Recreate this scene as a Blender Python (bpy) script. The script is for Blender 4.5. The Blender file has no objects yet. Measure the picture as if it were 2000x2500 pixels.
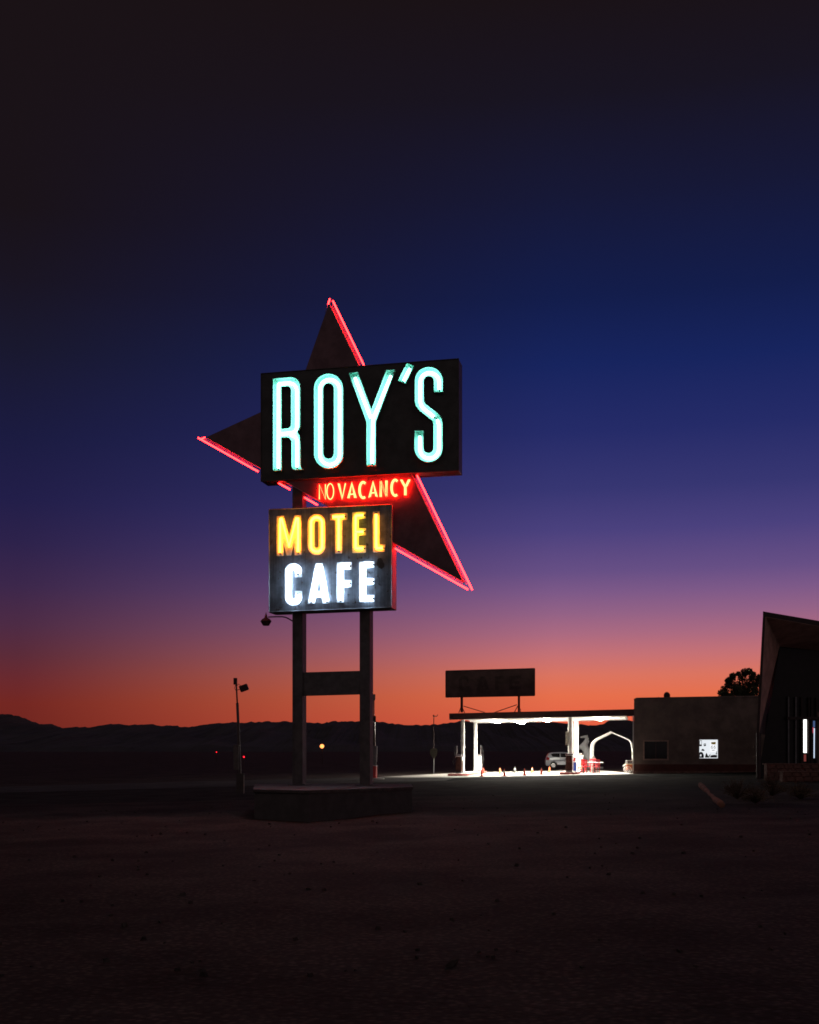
import bpy, bmesh, math, random
from mathutils import Vector, Matrix
from mathutils.geometry import tessellate_polygon
R = math.radians
random.seed(7)
sc = bpy.context.scene
col = sc.collection

# ------------------------------------------------------------------ camera
CX, YH, F, CH = 1000.0, 1834.0, 2900.0, 1.70          # principal column, horizon row, focal (photo px), eye height
cam = bpy.data.cameras.new('camera'); cam_ob = bpy.data.objects.new('camera', cam); col.objects.link(cam_ob)
cam_ob.location = (0, 0, CH); cam_ob.rotation_euler = (R(90), 0, 0)
cam.sensor_fit = 'HORIZONTAL'; cam.sensor_width = 36.0; cam.lens = 36.0*F/2000.0
cam.shift_y = (YH-1250.0)/2000.0
cam.clip_start = 0.1; cam.clip_end = 30000
sc.camera = cam_ob

# ------------------------------------------------------------------ world: dusk sky
def lin(c):
    return tuple(((v/255.0)/12.92 if v/255.0 <= 0.04045 else ((v/255.0+0.055)/1.055)**2.4) for v in c)
world = bpy.data.worlds.new("World"); sc.world = world; world.use_nodes = True
nt = world.node_tree; N = nt.nodes; L = nt.links
for n in list(N): N.remove(n)
def node(t, **kw):
    n = N.new(t)
    for k, v in kw.items(): setattr(n, k, v)
    return n
def mth(op, a, b=None, clamp=False):
    n = N.new('ShaderNodeMath'); n.operation = op; n.use_clamp = clamp
    for i, v in enumerate((a, b)):
        if v is None: continue
        if isinstance(v, (int, float)): n.inputs[i].default_value = v
        else: L.new(v, n.inputs[i])
    return n.outputs[0]
tc = node('ShaderNodeTexCoord'); sx = node('ShaderNodeSeparateXYZ'); L.new(tc.outputs['Generated'], sx.inputs[0])
elev = mth('ARCSINE', sx.outputs[2]); az = mth('ARCTAN2', sx.outputs[0], sx.outputs[1])
EM = R(40)
ef = mth('DIVIDE', elev, EM, True)
def sky_ramp(stops):
    r = N.new('ShaderNodeValToRGB'); cr = r.color_ramp; cr.interpolation = 'LINEAR'
    pts = []
    for y, c in stops:
        e = math.atan((YH-y)/F)/EM
        pts.append((max(0, min(1, e)), lin(c)))
    pts.sort()
    cr.elements[0].position = pts[0][0]; cr.elements[0].color = (*pts[0][1], 1)
    cr.elements[1].position = pts[-1][0]; cr.elements[1].color = (*pts[-1][1], 1)
    for p, c in pts[1:-1]:
        e = cr.elements.new(p); e.color = (*c, 1)
    L.new(ef, r.inputs[0]); return r.outputs[0]
bright = sky_ramp([(1834,(228,88,60)),(1755,(230,100,70)),(1700,(230,111,76)),(1650,(219,116,96)),(1600,(197,113,117)),(1550,(171,106,129)),(1500,(147,98,134)),
    (1450,(125,89,136)),(1400,(103,79,133)),(1300,(75,65,126)),(1200,(55,54,114)),(1061,(37,43,104)),(898,(23,36,94)),(735,(19,29,75)),(490,(22,24,54)),(245,(24,20,33)),(0,(26,18,22))])
dark = sky_ramp([(1834,(108,36,29)),(1722,(115,39,34)),(1673,(107,41,45)),(1610,(91,43,57)),(1540,(77,43,69)),(1450,(60,39,75)),(1350,(45,34,75)),
    (1250,(34,30,73)),(1100,(27,27,64)),(898,(25,24,46)),(735,(25,20,33)),(571,(25,18,24)),(0,(26,18,21))])
azt = N.new('ShaderNodeMapRange'); azt.interpolation_type = 'LINEAR'
L.new(az, azt.inputs[0]); azt.inputs[1].default_value = R(-18.3); azt.inputs[2].default_value = R(7)
mixs = N.new('ShaderNodeMixRGB'); L.new(mth('POWER', azt.outputs[0], 1.18), mixs.inputs[0]); L.new(dark, mixs.inputs[1]); L.new(bright, mixs.inputs[2])
# the rest of the sky dome (east, behind the camera): even fill, added to lift the blacks
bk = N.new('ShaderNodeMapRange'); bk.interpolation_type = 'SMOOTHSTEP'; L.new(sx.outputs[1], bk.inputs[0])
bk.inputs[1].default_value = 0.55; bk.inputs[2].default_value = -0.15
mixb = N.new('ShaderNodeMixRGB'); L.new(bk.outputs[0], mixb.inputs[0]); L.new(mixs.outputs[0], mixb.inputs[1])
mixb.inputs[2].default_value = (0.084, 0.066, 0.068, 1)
# a trace of real twilight scattering from the sun below the horizon
nis = N.new('ShaderNodeTexSky'); nis.sky_type = 'NISHITA'; nis.sun_disc = False
nis.sun_elevation = R(-6); nis.sun_rotation = R(12)
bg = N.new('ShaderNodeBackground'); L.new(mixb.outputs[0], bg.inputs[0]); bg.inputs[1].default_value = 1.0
bg2 = N.new('ShaderNodeBackground'); L.new(nis.outputs[0], bg2.inputs[0]); bg2.inputs[1].default_value = 0.01
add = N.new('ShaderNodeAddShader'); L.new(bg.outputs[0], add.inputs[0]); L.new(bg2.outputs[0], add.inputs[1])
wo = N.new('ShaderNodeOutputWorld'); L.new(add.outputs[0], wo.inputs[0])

# added fill, not the set sun: one very weak, very soft, low warm lamp from the east
fill_sun = bpy.data.lights.new('fill_sun', 'SUN'); fill_sun.energy = 0.012; fill_sun.angle = R(30); fill_sun.color = (1, .82, .74)
fill_sun_ob = bpy.data.objects.new('fill_sun', fill_sun); col.objects.link(fill_sun_ob); fill_sun_ob.rotation_euler = (R(55), 0, R(-15))
sc.view_settings.view_transform = 'Standard'; sc.view_settings.look = 'None'
sc.view_settings.exposure = 0; sc.view_settings.gamma = 1
sc.cycles.max_bounces = 6; sc.cycles.diffuse_bounces = 4; sc.cycles.use_denoising = True
sc.cycles.sample_clamp_indirect = 4.0; sc.cycles.filter_width = 1.7

# ------------------------------------------------------------------ materials
def mat(name, c, rough=.7, metal=0.0, var=.25, scale=6, bump=0.0, bscale=60, c2=None, thr=None, spec=.4, coat=0):
    m = bpy.data.materials.new(name); m.use_nodes = True; t = m.node_tree; b = t.nodes['Principled BSDF']
    b.inputs['Roughness'].default_value = rough; b.inputs['Metallic'].default_value = metal
    b.inputs['Specular IOR Level'].default_value = spec
    if coat: b.inputs['Coat Weight'].default_value = coat
    co = t.nodes.new('ShaderNodeTexCoord')
    nz = t.nodes.new('ShaderNodeTexNoise'); nz.inputs['Scale'].default_value = scale; nz.inputs['Detail'].default_value = 6
    nz.inputs['Roughness'].default_value = .65
    t.links.new(co.outputs['Object'], nz.inputs['Vector'])
    r = t.nodes.new('ShaderNodeValToRGB')
    lo, hi = (.38, .62) if thr is None else thr
    r.color_ramp.elements[0].position = lo; r.color_ramp.elements[1].position = hi
    ca = tuple(v*(1-var) for v in c); cb = c2 if c2 else tuple(min(1, v*(1+var)) for v in c)
    r.color_ramp.elements[0].color = (*ca, 1); r.color_ramp.elements[1].color = (*cb, 1)
    t.links.new(nz.outputs[0], r.inputs[0]); t.links.new(r.outputs[0], b.inputs['Base Color'])
    if bump:
        n2 = t.nodes.new('ShaderNodeTexNoise'); n2.inputs['Scale'].default_value = bscale; n2.inputs['Detail'].default_value = 4
        t.links.new(co.outputs['Object'], n2.inputs['Vector'])
        bp = t.nodes.new('ShaderNodeBump'); bp.inputs['Strength'].default_value = min(1, bump); bp.inputs['Distance'].default_value = bump*.1
        t.links.new(n2.outputs[0], bp.inputs['Height']); t.links.new(bp.outputs[0], b.inputs['Normal'])
    return m
def emit(name, c, s=1.0):
    m = bpy.data.materials.new(name); m.use_nodes = True; t = m.node_tree
    for n in list(t.nodes): t.nodes.remove(n)
    e = t.nodes.new('ShaderNodeEmission'); e.inputs[0].default_value = (*c, 1); e.inputs[1].default_value = s
    o = t.nodes.new('ShaderNodeOutputMaterial'); t.links.new(e.outputs[0], o.inputs[0]); return m
def panel_mat():
    """old painted sheet steel: dark blue-grey paint, streaks, rust blisters, a round patched spot"""
    m = mat('aged_sign_paint', (.20, .22, .25), .46, .72, .25, 3, .05, 30, spec=.5)
    t = m.node_tree; b = t.nodes['Principled BSDF']; old = b.inputs['Base Color'].links[0].from_socket
    co = t.nodes.new('ShaderNodeTexCoord')
    mp = t.nodes.new('ShaderNodeMapping'); mp.inputs['Scale'].default_value = (16, 16, .9); t.links.new(co.outputs['Object'], mp.inputs[0])
    st = t.nodes.new('ShaderNodeTexNoise'); st.inputs['Scale'].default_value = 1.2; st.inputs['Detail'].default_value = 5; t.links.new(mp.outputs[0], st.inputs[0])
    sr = t.nodes.new('ShaderNodeValToRGB'); sr.color_ramp.elements[0].position = .35; sr.color_ramp.elements[1].position = .65
    sr.color_ramp.elements[0].color = (.75, .75, .75, 1); sr.color_ramp.elements[1].color = (1.12, 1.12, 1.12, 1); t.links.new(st.outputs[0], sr.inputs[0])
    mu = t.nodes.new('ShaderNodeMixRGB'); mu.blend_type = 'MULTIPLY'; mu.inputs[0].default_value = 1
    t.links.new(old, mu.inputs[1]); t.links.new(sr.outputs[0], mu.inputs[2])
    ru = t.nodes.new('ShaderNodeTexNoise'); ru.inputs['Scale'].default_value = 4.5; ru.inputs['Detail'].default_value = 9; ru.inputs['Roughness'].default_value = .7
    t.links.new(co.outputs['Object'], ru.inputs[0])
    rr = t.nodes.new('ShaderNodeValToRGB'); rr.color_ramp.elements[0].position = .62; rr.color_ramp.elements[1].position = .66
    t.links.new(ru.outputs[0], rr.inputs[0])
    mx = t.nodes.new('ShaderNodeMixRGB'); t.links.new(rr.outputs[0], mx.inputs[0]); t.links.new(mu.outputs[0], mx.inputs[1]); mx.inputs[2].default_value = (.06, .03, .018, 1)
    t.links.new(mx.outputs[0], b.inputs['Base Color'])
    return m
M = {}
M['sign_face'] = panel_mat()
M['black_paint'] = mat('black_sign_paint', (.06, .06, .058), .5, 0, .25, 2.5, .03, 30)
M['dark_steel'] = mat('dark_painted_steel', (.10, .085, .085), .55, 0, .25, 4)
M['red_paint'] = mat('faded_red_sign_paint', (.17, .10, .115), .5, .6, .2, 2.2, .04, 25)
M['return_red'] = mat('red_return_paint', (.60, .45, .50), .5, 0, .15, 3)
M['trough'] = mat('pale_green_enamel', (.42, .80, .70), .45, 0, .06, 8)
M['cream_letter'] = mat('cream_letter_paint', (.85, .68, .50), .6, 0, .15, 9)
M['white_letter'] = mat('white_letter_paint', (.78, .79, .80), .6, 0, .1, 9)
M['teal_tube'] = emit('teal_neon', (4.6, 8.6, 8.0), 1.0)
M['amber_tube'] = emit('amber_neon', (16.0, 5.2, .40), 1.0)
M['lemon_tube'] = emit('lemon_neon', (13.0, 7.6, .42), 1.0)
M['white_tube'] = emit('cool_white_neon', (20.0, 27.0, 36.0), 1.0)
M['red_tube'] = emit('red_neon', (22.0, .30, .28), 1.0)
M['vacancy_tube'] = emit('orange_red_neon', (150.0, 1.5, .45), 1.0)
M['electrode'] = mat('black_glass_electrode', (.008, .008, .008), .9, spec=.1)
M['concrete_base'] = mat('old_stuccoed_base', (.080, .072, .070), .9, 0, .15, 3, .3, 30)
M['white_paint'] = mat('white_paint', (.8, .8, .78), .5, 0, .05, 3)
M['fascia'] = mat('dark_red_fascia', (.07, .03, .028), .6, 0, .2, 2)
M['wall'] = mat('tan_stucco', (.20, .155, .135), .9, 0, .25, 1.2, .25, 25)
M['wainscot'] = mat('dark_red_wainscot', (.10, .03, .025), .7, 0, .2, 3)
M['board'] = mat('brown_board', (.11, .07, .066), .8, 0, .25, 1.5)
M['board_letter'] = mat('faded_letter', (.070, .045, .043), .8, 0, .2, 3)
M['wood'] = mat('weathered_wood', (.28, .13, .08), .9, 0, .4, 3, .3, 14)
M['glass_dark'] = mat('dark_window_glass', (.012, .012, .014), .08, 0, .1, 3, spec=.6)
M['tyre'] = mat('tyre_rubber', (.02, .02, .02), .85)
M['silver'] = mat('silver_car_paint', (.60, .63, .67), .3, .35, .03, 2, coat=.6)
M['chrome'] = mat('bright_metal', (.75, .75, .76), .25, .9, .05, 5)
M['cone'] = mat('orange_cone_plastic', (.60, .05, .02), .5, 0, .1, 6)
M['cone_pale'] = mat('sun_faded_orange_plastic', (.70, .17, .06), .5, 0, .1, 6)
M['cone_grey'] = mat('grey_green_plastic', (.09, .10, .085), .6, 0, .1, 6)
M['cone_black'] = mat('black_rubber', (.03, .03, .03), .8)
M['red_chair'] = mat('red_chair_paint', (.62, .03, .04), .45, 0, .15, 5)
M['maroon'] = mat('maroon_enamel', (.045, .016, .012), .3, 0, .2, 5)
M['red_enamel'] = mat('red_enamel', (.55, .035, .04), .4, 0, .12, 5)
M['blue'] = mat('blue_panel', (.03, .07, .35), .5, 0, .1, 5)
M['statue'] = mat('chalky_white_statue', (.78, .80, .80), .85, 0, .15, 2, .15, 12)
M['kerb'] = mat('red_kerb_paint', (.55, .16, .14), .7, 0, .25, 3)
M['island_top'] = mat('island_concrete', (.45, .44, .42), .85, 0, .15, 3)
M['grey'] = mat('grey_steel', (.22, .22, .23), .5, .3, .2, 4)
M['bark'] = mat('bark', (.08, .05, .035), .9, 0, .3, 8)
M['leaf'] = mat('dark_leaf', (.05, .06, .025), .7, 0, .4, 2)
M['scrub'] = mat('dry_scrub', (.10, .07, .04), .8, 0, .4, 3)
M['soffit'] = mat('brown_soffit_boards', (.50, .30, .25), .8, 0, .2, 2)
M['roof'] = mat('roof_edge', (.05, .035, .035), .7, 0, .2, 3)
M['stone'] = mat('red_stone', (.17, .085, .07), .9, 0, .25, 5, .5, 10)
M['canopy_lamp'] = emit('canopy_lamp', (1.0, .93, .80), 480.0); M['canopy_side'] = emit('canopy_side', (1.0, .93, .80), 110.0)
M['room_wall_glow'] = emit('room_wall_glow', (.90, .95, 1.0), .9)
M['entry_light'] = emit('entry_light', (1.0, .98, .92), 2.6)
M['signal_red'] = emit('signal_red', (3.0, .05, .10), 1.0)
M['yard'] = emit('yard_lamp', (3.0, .86, .22), 1.0)

# ------------------------------------------------------------------ helpers
WL = {}
class MB:
    def __init__(s): s.v = []; s.f = []
    def quad8(s, p):                       # 8 corners: 0-3 front loop, 4-7 back loop
        b = len(s.v); s.v += [Vector(q) for q in p]
        for f in ((0,1,2,3),(7,6,5,4),(0,4,5,1),(1,5,6,2),(2,6,7,3),(3,7,4,0)): s.f.append([b+i for i in f])
        return s
    def box(s, c, d, rz=0, rx=0, ry=0):
        m = Matrix.Rotation(rz,3,'Z') @ Matrix.Rotation(rx,3,'X') @ Matrix.Rotation(ry,3,'Y')
        c = Vector(c); x, y, z = d[0]/2, d[1]/2, d[2]/2
        return s.quad8([c+m@Vector(q) for q in ((-x,-y,-z),(x,-y,-z),(x,-y,z),(-x,-y,z),(-x,y,-z),(x,y,-z),(x,y,z),(-x,y,z))])
    def tube(s, pts, r, seg=8, cap=True, closed=False):
        pts = [Vector(p) for p in pts]; n = len(pts); rs = r if isinstance(r, (list, tuple)) else [r]*n
        T = []
        for i in range(n):
            if closed: t = pts[(i+1) % n]-pts[i-1]
            elif i == 0: t = pts[1]-pts[0]
            elif i == n-1: t = pts[-1]-pts[-2]
            else: t = (pts[i+1]-pts[i]).normalized()+(pts[i]-pts[i-1]).normalized()
            T.append(t.normalized())
        ref = Vector((0,0,1)) if abs(T[0].z) < .9 else Vector((1,0,0))
        u = T[0].cross(ref).normalized(); b = len(s.v)
        for i in range(n):
            u = (u - T[i]*u.dot(T[i])).normalized(); w = T[i].cross(u)
            for k in range(seg):
                a = 2*math.pi*k/seg; s.v.append(pts[i]+(u*math.cos(a)+w*math.sin(a))*rs[i])
        for i in range(n if closed else n-1):
            j = (i+1) % n
            for k in range(seg):
                s.f.append([b+i*seg+k, b+i*seg+(k+1) % seg, b+j*seg+(k+1) % seg, b+j*seg+k])
        if cap and not closed:
            s.f.append([b+k for k in range(seg)][::-1]); s.f.append([b+(n-1)*seg+k for k in range(seg)])
        return s
    def lathe(s, prof, c=(0,0,0), seg=20, axis='Z', rz=0):
        c = Vector(c); b = len(s.v); rot = Matrix.Rotation(rz, 3, 'Z')
        for r, h in prof:
            for k in range(seg):
                a = 2*math.pi*k/seg; p = (r*math.cos(a), r*math.sin(a), h)
                if axis == 'Y': p = (p[0], p[2], p[1])
                elif axis == 'X': p = (p[2], p[0], p[1])
                s.v.append(c+rot@Vector(p))
        for i in range(len(prof)-1):
            for k in range(seg):
                s.f.append([b+i*seg+k, b+i*seg+(k+1) % seg, b+(i+1)*seg+(k+1) % seg, b+(i+1)*seg+k])
        s.f.append([b+k for k in range(seg)][::-1]); s.f.append([b+(len(prof)-1)*seg+k for k in range(seg)])
        return s
    def prism(s, loop, d):                 # planar loop extruded along d
        b = len(s.v); n = len(loop); d = Vector(d); lp = [Vector(p) for p in loop]
        s.v += lp+[p+d for p in lp]
        tr = tessellate_polygon([lp])
        for t in tr: s.f.append([b+i for i in t]); s.f.append([b+n+i for i in t][::-1])
        for i in range(n): j = (i+1) % n; s.f.append([b+i, b+j, b+n+j, b+n+i])
        return s
    def plate(s, loops, d):                # loops[0] outer, others holes
        b = len(s.v); lp = [[Vector(p) for p in l] for l in loops]; flat = [p for l in lp for p in l]; n = len(flat); d = Vector(d)
        s.v += flat+[p+d for p in flat]
        for t in tessellate_polygon(lp): s.f.append([b+i for i in t]); s.f.append([b+n+i for i in t][::-1])
        o = 0
        for l in lp:
            m = len(l)
            for i in range(m): j = (i+1) % m; s.f.append([b+o+i, b+o+j, b+n+o+j, b+n+o+i])
            o += m
        return s
    def build(s, name, m, parent=None, smooth=False, origin=None, bevel=0):
        me = bpy.data.meshes.new(name); o0 = Vector((0,0,0))
        if parent is not None: o0 = WL[parent.name]
        if origin is not None: o0 = Vector(origin)
        me.from_pydata([tuple(v-o0) for v in s.v], [], s.f); me.update()
        bm = bmesh.new(); bm.from_mesh(me); bmesh.ops.recalc_face_normals(bm, faces=bm.faces); bm.to_mesh(me); bm.free()
        if smooth:
            for p in me.polygons: p.use_smooth = True
        o = bpy.data.objects.new(name, me); col.objects.link(o); me.materials.append(m)
        if parent is not None: o.parent = parent; WL[o.name] = o0
        else: o.location = o0; WL[o.name] = o0
        if bevel:
            bv = o.modifiers.new('bevel', 'BEVEL'); bv.width = bevel; bv.segments = 2; bv.limit_method = 'ANGLE'
        return o
def tag(o, label=None, cat=None, group=None, kind=None):
    if label: o['label'] = label
    if cat: o['category'] = cat
    if group: o['group'] = group
    if kind: o['kind'] = kind
    return o
def empty(name, loc, label, cat, group=None):
    o = bpy.data.objects.new(name, None); col.objects.link(o); o.location = loc; o.empty_display_size = .2
    WL[o.name] = Vector(loc); return tag(o, label, cat, group)
def dup(root, loc, rz=None, label=None):
    r = root.copy(); col.objects.link(r); r.location = loc
    if rz is not None: r.rotation_euler = (0, 0, rz)
    if label: r['label'] = label
    for ch in list(root.children):
        c = ch.copy(); col.objects.link(c); c.parent = r
        for g in list(ch.children):
            d = g.copy(); col.objects.link(d); d.parent = c
    return r
SL = .0165
def gz(x, y=0):
    return SL*max(-40.0, min(40.0, x))
def P(x, y, d):                            # photo pixel at depth d -> point
    return Vector(((x-CX)/F*d, d, CH+(YH-y)/F*d))
class Plane:                               # vertical plane through (x0,y0), heading a (right end nearer)
    def __init__(s, x0, y0, a): s.x0, s.y0 = x0, y0; s.U = Vector((math.cos(a), -math.sin(a), 0)); s.N = Vector((math.sin(a), math.cos(a), 0))
    def at(s, x, y, n=0.0):
        dx = (x-CX)/F; t = (n+s.x0*s.N.x+s.y0*s.N.y)/(dx*s.N.x+s.N.y); return P(x, y, t)
def arc(cx, cy, rx, ry, a0, a1, n=8):      # degrees, y down
    return [(cx+rx*math.cos(R(a0+(a1-a0)*i/n)), cy+ry*math.sin(R(a0+(a1-a0)*i/n))) for i in range(n+1)]
def stroke(cl, w):
    """outline loop of a polyline of half width w"""
    c = [Vector((p[0], p[1])) for p in cl]; n = len(c); lf = []; rt = []
    for i in range(n):
        a = (c[i]-c[i-1]).normalized() if i else (c[1]-c[0]).normalized()
        b = (c[i+1]-c[i]).normalized() if i < n-1 else a
        t = (a+b).normalized(); nn = Vector((-t.y, t.x)); k = w/max(.4, nn.dot(Vector((-a.y, a.x))))
        lf.append(tuple(c[i]+nn*k)); rt.append(tuple(c[i]-nn*k))
    return lf+rt[::-1]

# ------------------------------------------------------------------ ground and mountains
def sheet(poly, dz, name, m, kind='structure', lab=None, cat=None):
    mb = MB(); mb.v = [Vector((x, y, gz(x)+dz)) for x, y in poly]
    for t in tessellate_polygon([[Vector((x, y, 0)) for x, y in poly]]): mb.f.append(list(t))
    o = mb.build(name, m); tag(o, kind=kind); return o
gm = mat('desert_gravel', (.075, .058, .053), .95, 0, .35, .35, .5, 9, spec=.05)
t = gm.node_tree; b = t.nodes['Principled BSDF']; old = b.inputs['Base Color'].links[0].from_socket
co = t.nodes.new('ShaderNodeTexCoord'); vo = t.nodes.new('ShaderNodeTexVoronoi'); vo.inputs['Scale'].default_value = 14; t.links.new(co.outputs['Object'], vo.inputs['Vector'])
rv = t.nodes.new('ShaderNodeValToRGB'); rv.color_ramp.elements[0].color = (1.5,1.45,1.4,1); rv.color_ramp.elements[1].color = (.6,.6,.6,1); rv.color_ramp.elements[1].position = .5
t.links.new(vo.outputs[0], rv.inputs[0]); mu = t.nodes.new('ShaderNodeMixRGB'); mu.blend_type = 'MULTIPLY'; mu.inputs[0].default_value = 1
t.links.new(old, mu.inputs[1]); t.links.new(rv.outputs[0], mu.inputs[2]); t.links.new(mu.outputs[0], b.inputs['Base Color'])
mb = MB(); xs = [-9000, -400, -40]+[(-40+i*.8) for i in range(1, 100)]+[40, 400, 9000]
ys = [-400, 0]+[1+i*1.0 for i in range(60)]+[62+i*3 for i in range(14)]+[110, 200, 600, 2500, 12000]
rnd = random.Random(3)
hh = {}
for j, y in enumerate(ys):
    for i, x in enumerate(xs):
        bump = 0
        if abs(x) < 40 and 2 < y < 38: bump = .035*math.sin(x*1.3+math.sin(y*.7)*2)*math.sin(y*.9+x*.3)+rnd.uniform(-.018, .018)-.012
        mb.v.append(Vector((x, y, gz(x)+bump)))
nx = len(xs)
for j in range(len(ys)-1):
    for i in range(nx-1): mb.f.append([j*nx+i, j*nx+i+1, (j+1)*nx+i+1, (j+1)*nx+i])
tag(mb.build('ground', gm, smooth=True), kind='structure')
asph = mat('dark_asphalt', (.010, .0098, .0095), .9, 0, .3, .8, .3, 40, spec=.02)
asph2 = mat('worn_asphalt', (.062, .060, .057), .9, 0, .3, .5, .3, 30, spec=.1)
conc = mat('pale_concrete', (.46, .44, .41), .85, 0, .18, .7, .15, 20)
sheet([(-39.9,41),(39.9,47),(39.9,62),(14,68),(2,67.3),(-6,63.2),(-30,52.5),(-39.9,51.5)], .006, 'road', mat('road_asphalt', (.042,.038,.036), .9, 0, .3, .8, .3, 40, spec=.02))
sheet([(-39.9,51.9),(-30,53),(-6,63.5),(2,67),(3.0,73.4),(-2,78.5),(-14,75),(-30,66),(-39.9,64)], .010, 'driveway', asph2)
sheet([(2,66.5),(14,67),(39.9,67),(39.9,74.5),(14.2,75.4),(10.3,75.2),(2.9,73.5)], .014, 'forecourt', asph)
sheet([(-2,78.6),(2.95,73.5),(10.3,75.25),(14.3,75.5),(14.6,91),(9,91.5),(4.5,90.5)], .018, 'concrete_apron', conc)

prof = [(-300,1690),(-200,1716),(-120,1700),(-40,1738),(0,1745),(20,1744),(42,1747),(78,1760),(96,1769),(125,1767.5),(154,1778),(188,1775),(230,1778),(250,1775),
 (271,1766),(292,1768),(313,1771.5),(339,1769),(375,1768.5),(396,1772.5),(433,1772),(449,1776),(490,1771.5),(522,1768),(569,1763),(595,1765),(652,1761),
 (678,1762.5),(704,1761),(714,1764),(749,1762.5),(782,1766),(814,1761.5),(856,1760.5),(900,1761),(928,1762.6),(947,1765),(966,1767),(1003,1771.5),
 (1028,1770.5),(1053,1769.5),(1085,1766.5),(1109,1764),(1121,1761),(1180,1762),(1240,1764),(1300,1763),(1354,1764),(1388,1767),(1417,1768.7),(1446,1771),
 (1467,1768.7),(1481,1762.5),(1492,1757.5),(1508,1756),(1521,1757),(1532,1762),(1546,1764.5),(1620,1758),(1700,1768),(1800,1760),(1900,1766),(2000,1758),(2150,1770),(2400,1745)]
def ridge(x):
    for i in range(len(prof)-1):
        if prof[i][0] <= x <= prof[i+1][0]:
            t = (x-prof[i][0])/(prof[i+1][0]-prof[i][0]); return prof[i][1]*(1-t)+prof[i+1][1]*t
    return 1760
mb = MB(); cols_ = [(-300+i*4.5) for i in range(600)]; rnd = random.Random(11)
jit = [rnd.uniform(-1, 1) for _ in cols_]
rows = [(4200,0),(4700,.10),(5300,.26),(5900,.42),(6600,.66),(7200,.84),(7800,1.0),(8600,.6),(9600,0)]
for d, k in rows:
    for i, x in enumerate(cols_):
        top = CH+(YH-ridge(x)+.8*jit[i]+1.1*math.sin(x*.11)*math.sin(x*.047+1)+.7*math.sin(x*.31))/F*7800
        s_ = .16*math.sin(x*.031+d*.004)+.12*math.sin(x*.083+d*.0021)+.08*jit[(i*7) % 600]
        kk = k if k in (0, 1.0) else max(.02, k*(1+s_*(1-k)*1.6))
        mb.v.append(Vector(((x-CX)/F*7800*(d/7800)**.3, d, top*kk+(-40 if k == 0 else 0))))
for j in range(len(rows)-1):
    for i in range(599): mb.f.append([j*600+i, j*600+i+1, (j+1)*600+i+1, (j+1)*600+i])
tag(mb.build('mountains', mat('mountain_rock', (.062, .056, .055), 1, 0, .2, .002)), kind='structure')

# ------------------------------------------------------------------ the big motel sign
A = R(11.9)
SP = Plane(-4.326, 34.6, A); NV = SP.N
def z1(x, y): return (480+x*.40580, 700+y*.40580)
def z2(x, y): return (620+x*.32464, 1140+y*.32464)
def zA(x, y): return (640+x*.10435, 1240+y*.10435)
def zB(x, y): return (800+x*.10435, 1240+y*.10435)
def zC(x, y): return (640+x*.19710, 1360+y*.19710)
def zD(x, y): return (700+x*.19710, 1150+y*.19710)
def S(pts, z, n): return [SP.at(*z(*p), n) for p in pts]
idn = lambda x, y: (x, y)
sign = empty('motel_sign', (-2.6, 34.3, gz(-2.6)), 'towering neon motel sign with a huge red arrow, two stacked boxes and twin posts', 'neon sign')
# base
bt = .72
fp = [(-4.03, 30.8), (-2.53, 29.95), (.07, 32.9), (.02, 35.9), (-4.65, 35.9)]
mb = MB(); mb.prism([(x, y, gz(x)-.1) for x, y in fp], (0, 0, bt+.05)); base = mb.build('base', M['concrete_base'], sign)
cx0 = sum(p[0] for p in fp)/5; cy0 = sum(p[1] for p in fp)/5
mb = MB(); mb.prism([(cx0+(x-cx0)*1.012, cy0+(y-cy0)*1.012, bt-.085) for x, y in fp], (0, 0, .075)); mb.build('coping', mat('coping_concrete', (.09,.075,.07), .85, 0, .3, 4), base)
# posts
def px_box(mbx, c4, n0, n1, z=idn):
    f = S(c4, z, n0); d = NV*(n1-n0); return mbx.quad8([*f, *[p+d for p in f]])
for xl, xr, ytop in ((713.7, 738.6, 1140), (878, 903.4, 1120)):
    mb = MB(); f = [SP.at(xl, 1930, .12), SP.at(xr, 1930, .12), SP.at(xr, ytop, .12), SP.at(xl, ytop, .12)]
    f[0].z = f[1].z = bt-.2; d = NV*.40; mb.quad8([*f, *[p+d for p in f]])
    post = mb.build('post', M['dark_steel'], sign, bevel=.012)
    mb = MB(); c = (f[0]+f[1])/2+d/2; mb.box((c.x, c.y, bt+.012), (.52, .62, .03), -A); mb.build('base_plate', M['dark_steel'], post)
for xx in (716.5,):
    p0_, p1_ = SP.at(xx, 1925, .10), SP.at(xx, 1520, .10); p0_.z = bt; MB().tube([p0_, p1_], .014, 6).build('conduit', M['dark_steel'], sign)
mb = MB(); px_box(mb, [(739, 1698.4), (878, 1694.6), (878, 1637.8), (739, 1641.6)], .18, .44); mb.build('crossbeam', M['dark_steel'], sign)
# arrow
peak, notch, ltip, rtip = (802.6, 742.6), (724, 965.8), (504.3, 1067), (1127.4, 1416.5)
mb = MB(); mb.prism(S([peak, notch, ltip, rtip], idn, .06), NV*.5)
arrow = mb.build('arrow', M['red_paint'], sign)
mb = MB()   # the deep returns of the arrow (its side walls), a hair proud
for a_, b_ in ((peak, rtip), (ltip, rtip)):
    pa, pb = SP.at(*a_, .068), SP.at(*b_, .068); t_ = (pb-pa).normalized(); o_ = t_.cross(NV).normalized()
    cen = (SP.at(*peak, .06)+SP.at(*ltip, .06)+SP.at(*rtip, .06))/3
    if (pa-cen).dot(o_) < 0: o_ = -o_
    mb.quad8([pa+o_*.004, pb+o_*.004, pb+o_*.004+NV*.48, pa+o_*.004+NV*.48, pa+o_*.02, pb+o_*.02, pb+o_*.02+NV*.48, pa+o_*.02+NV*.48])
mb.build('edge_return', M['return_red'], arrow)
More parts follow.
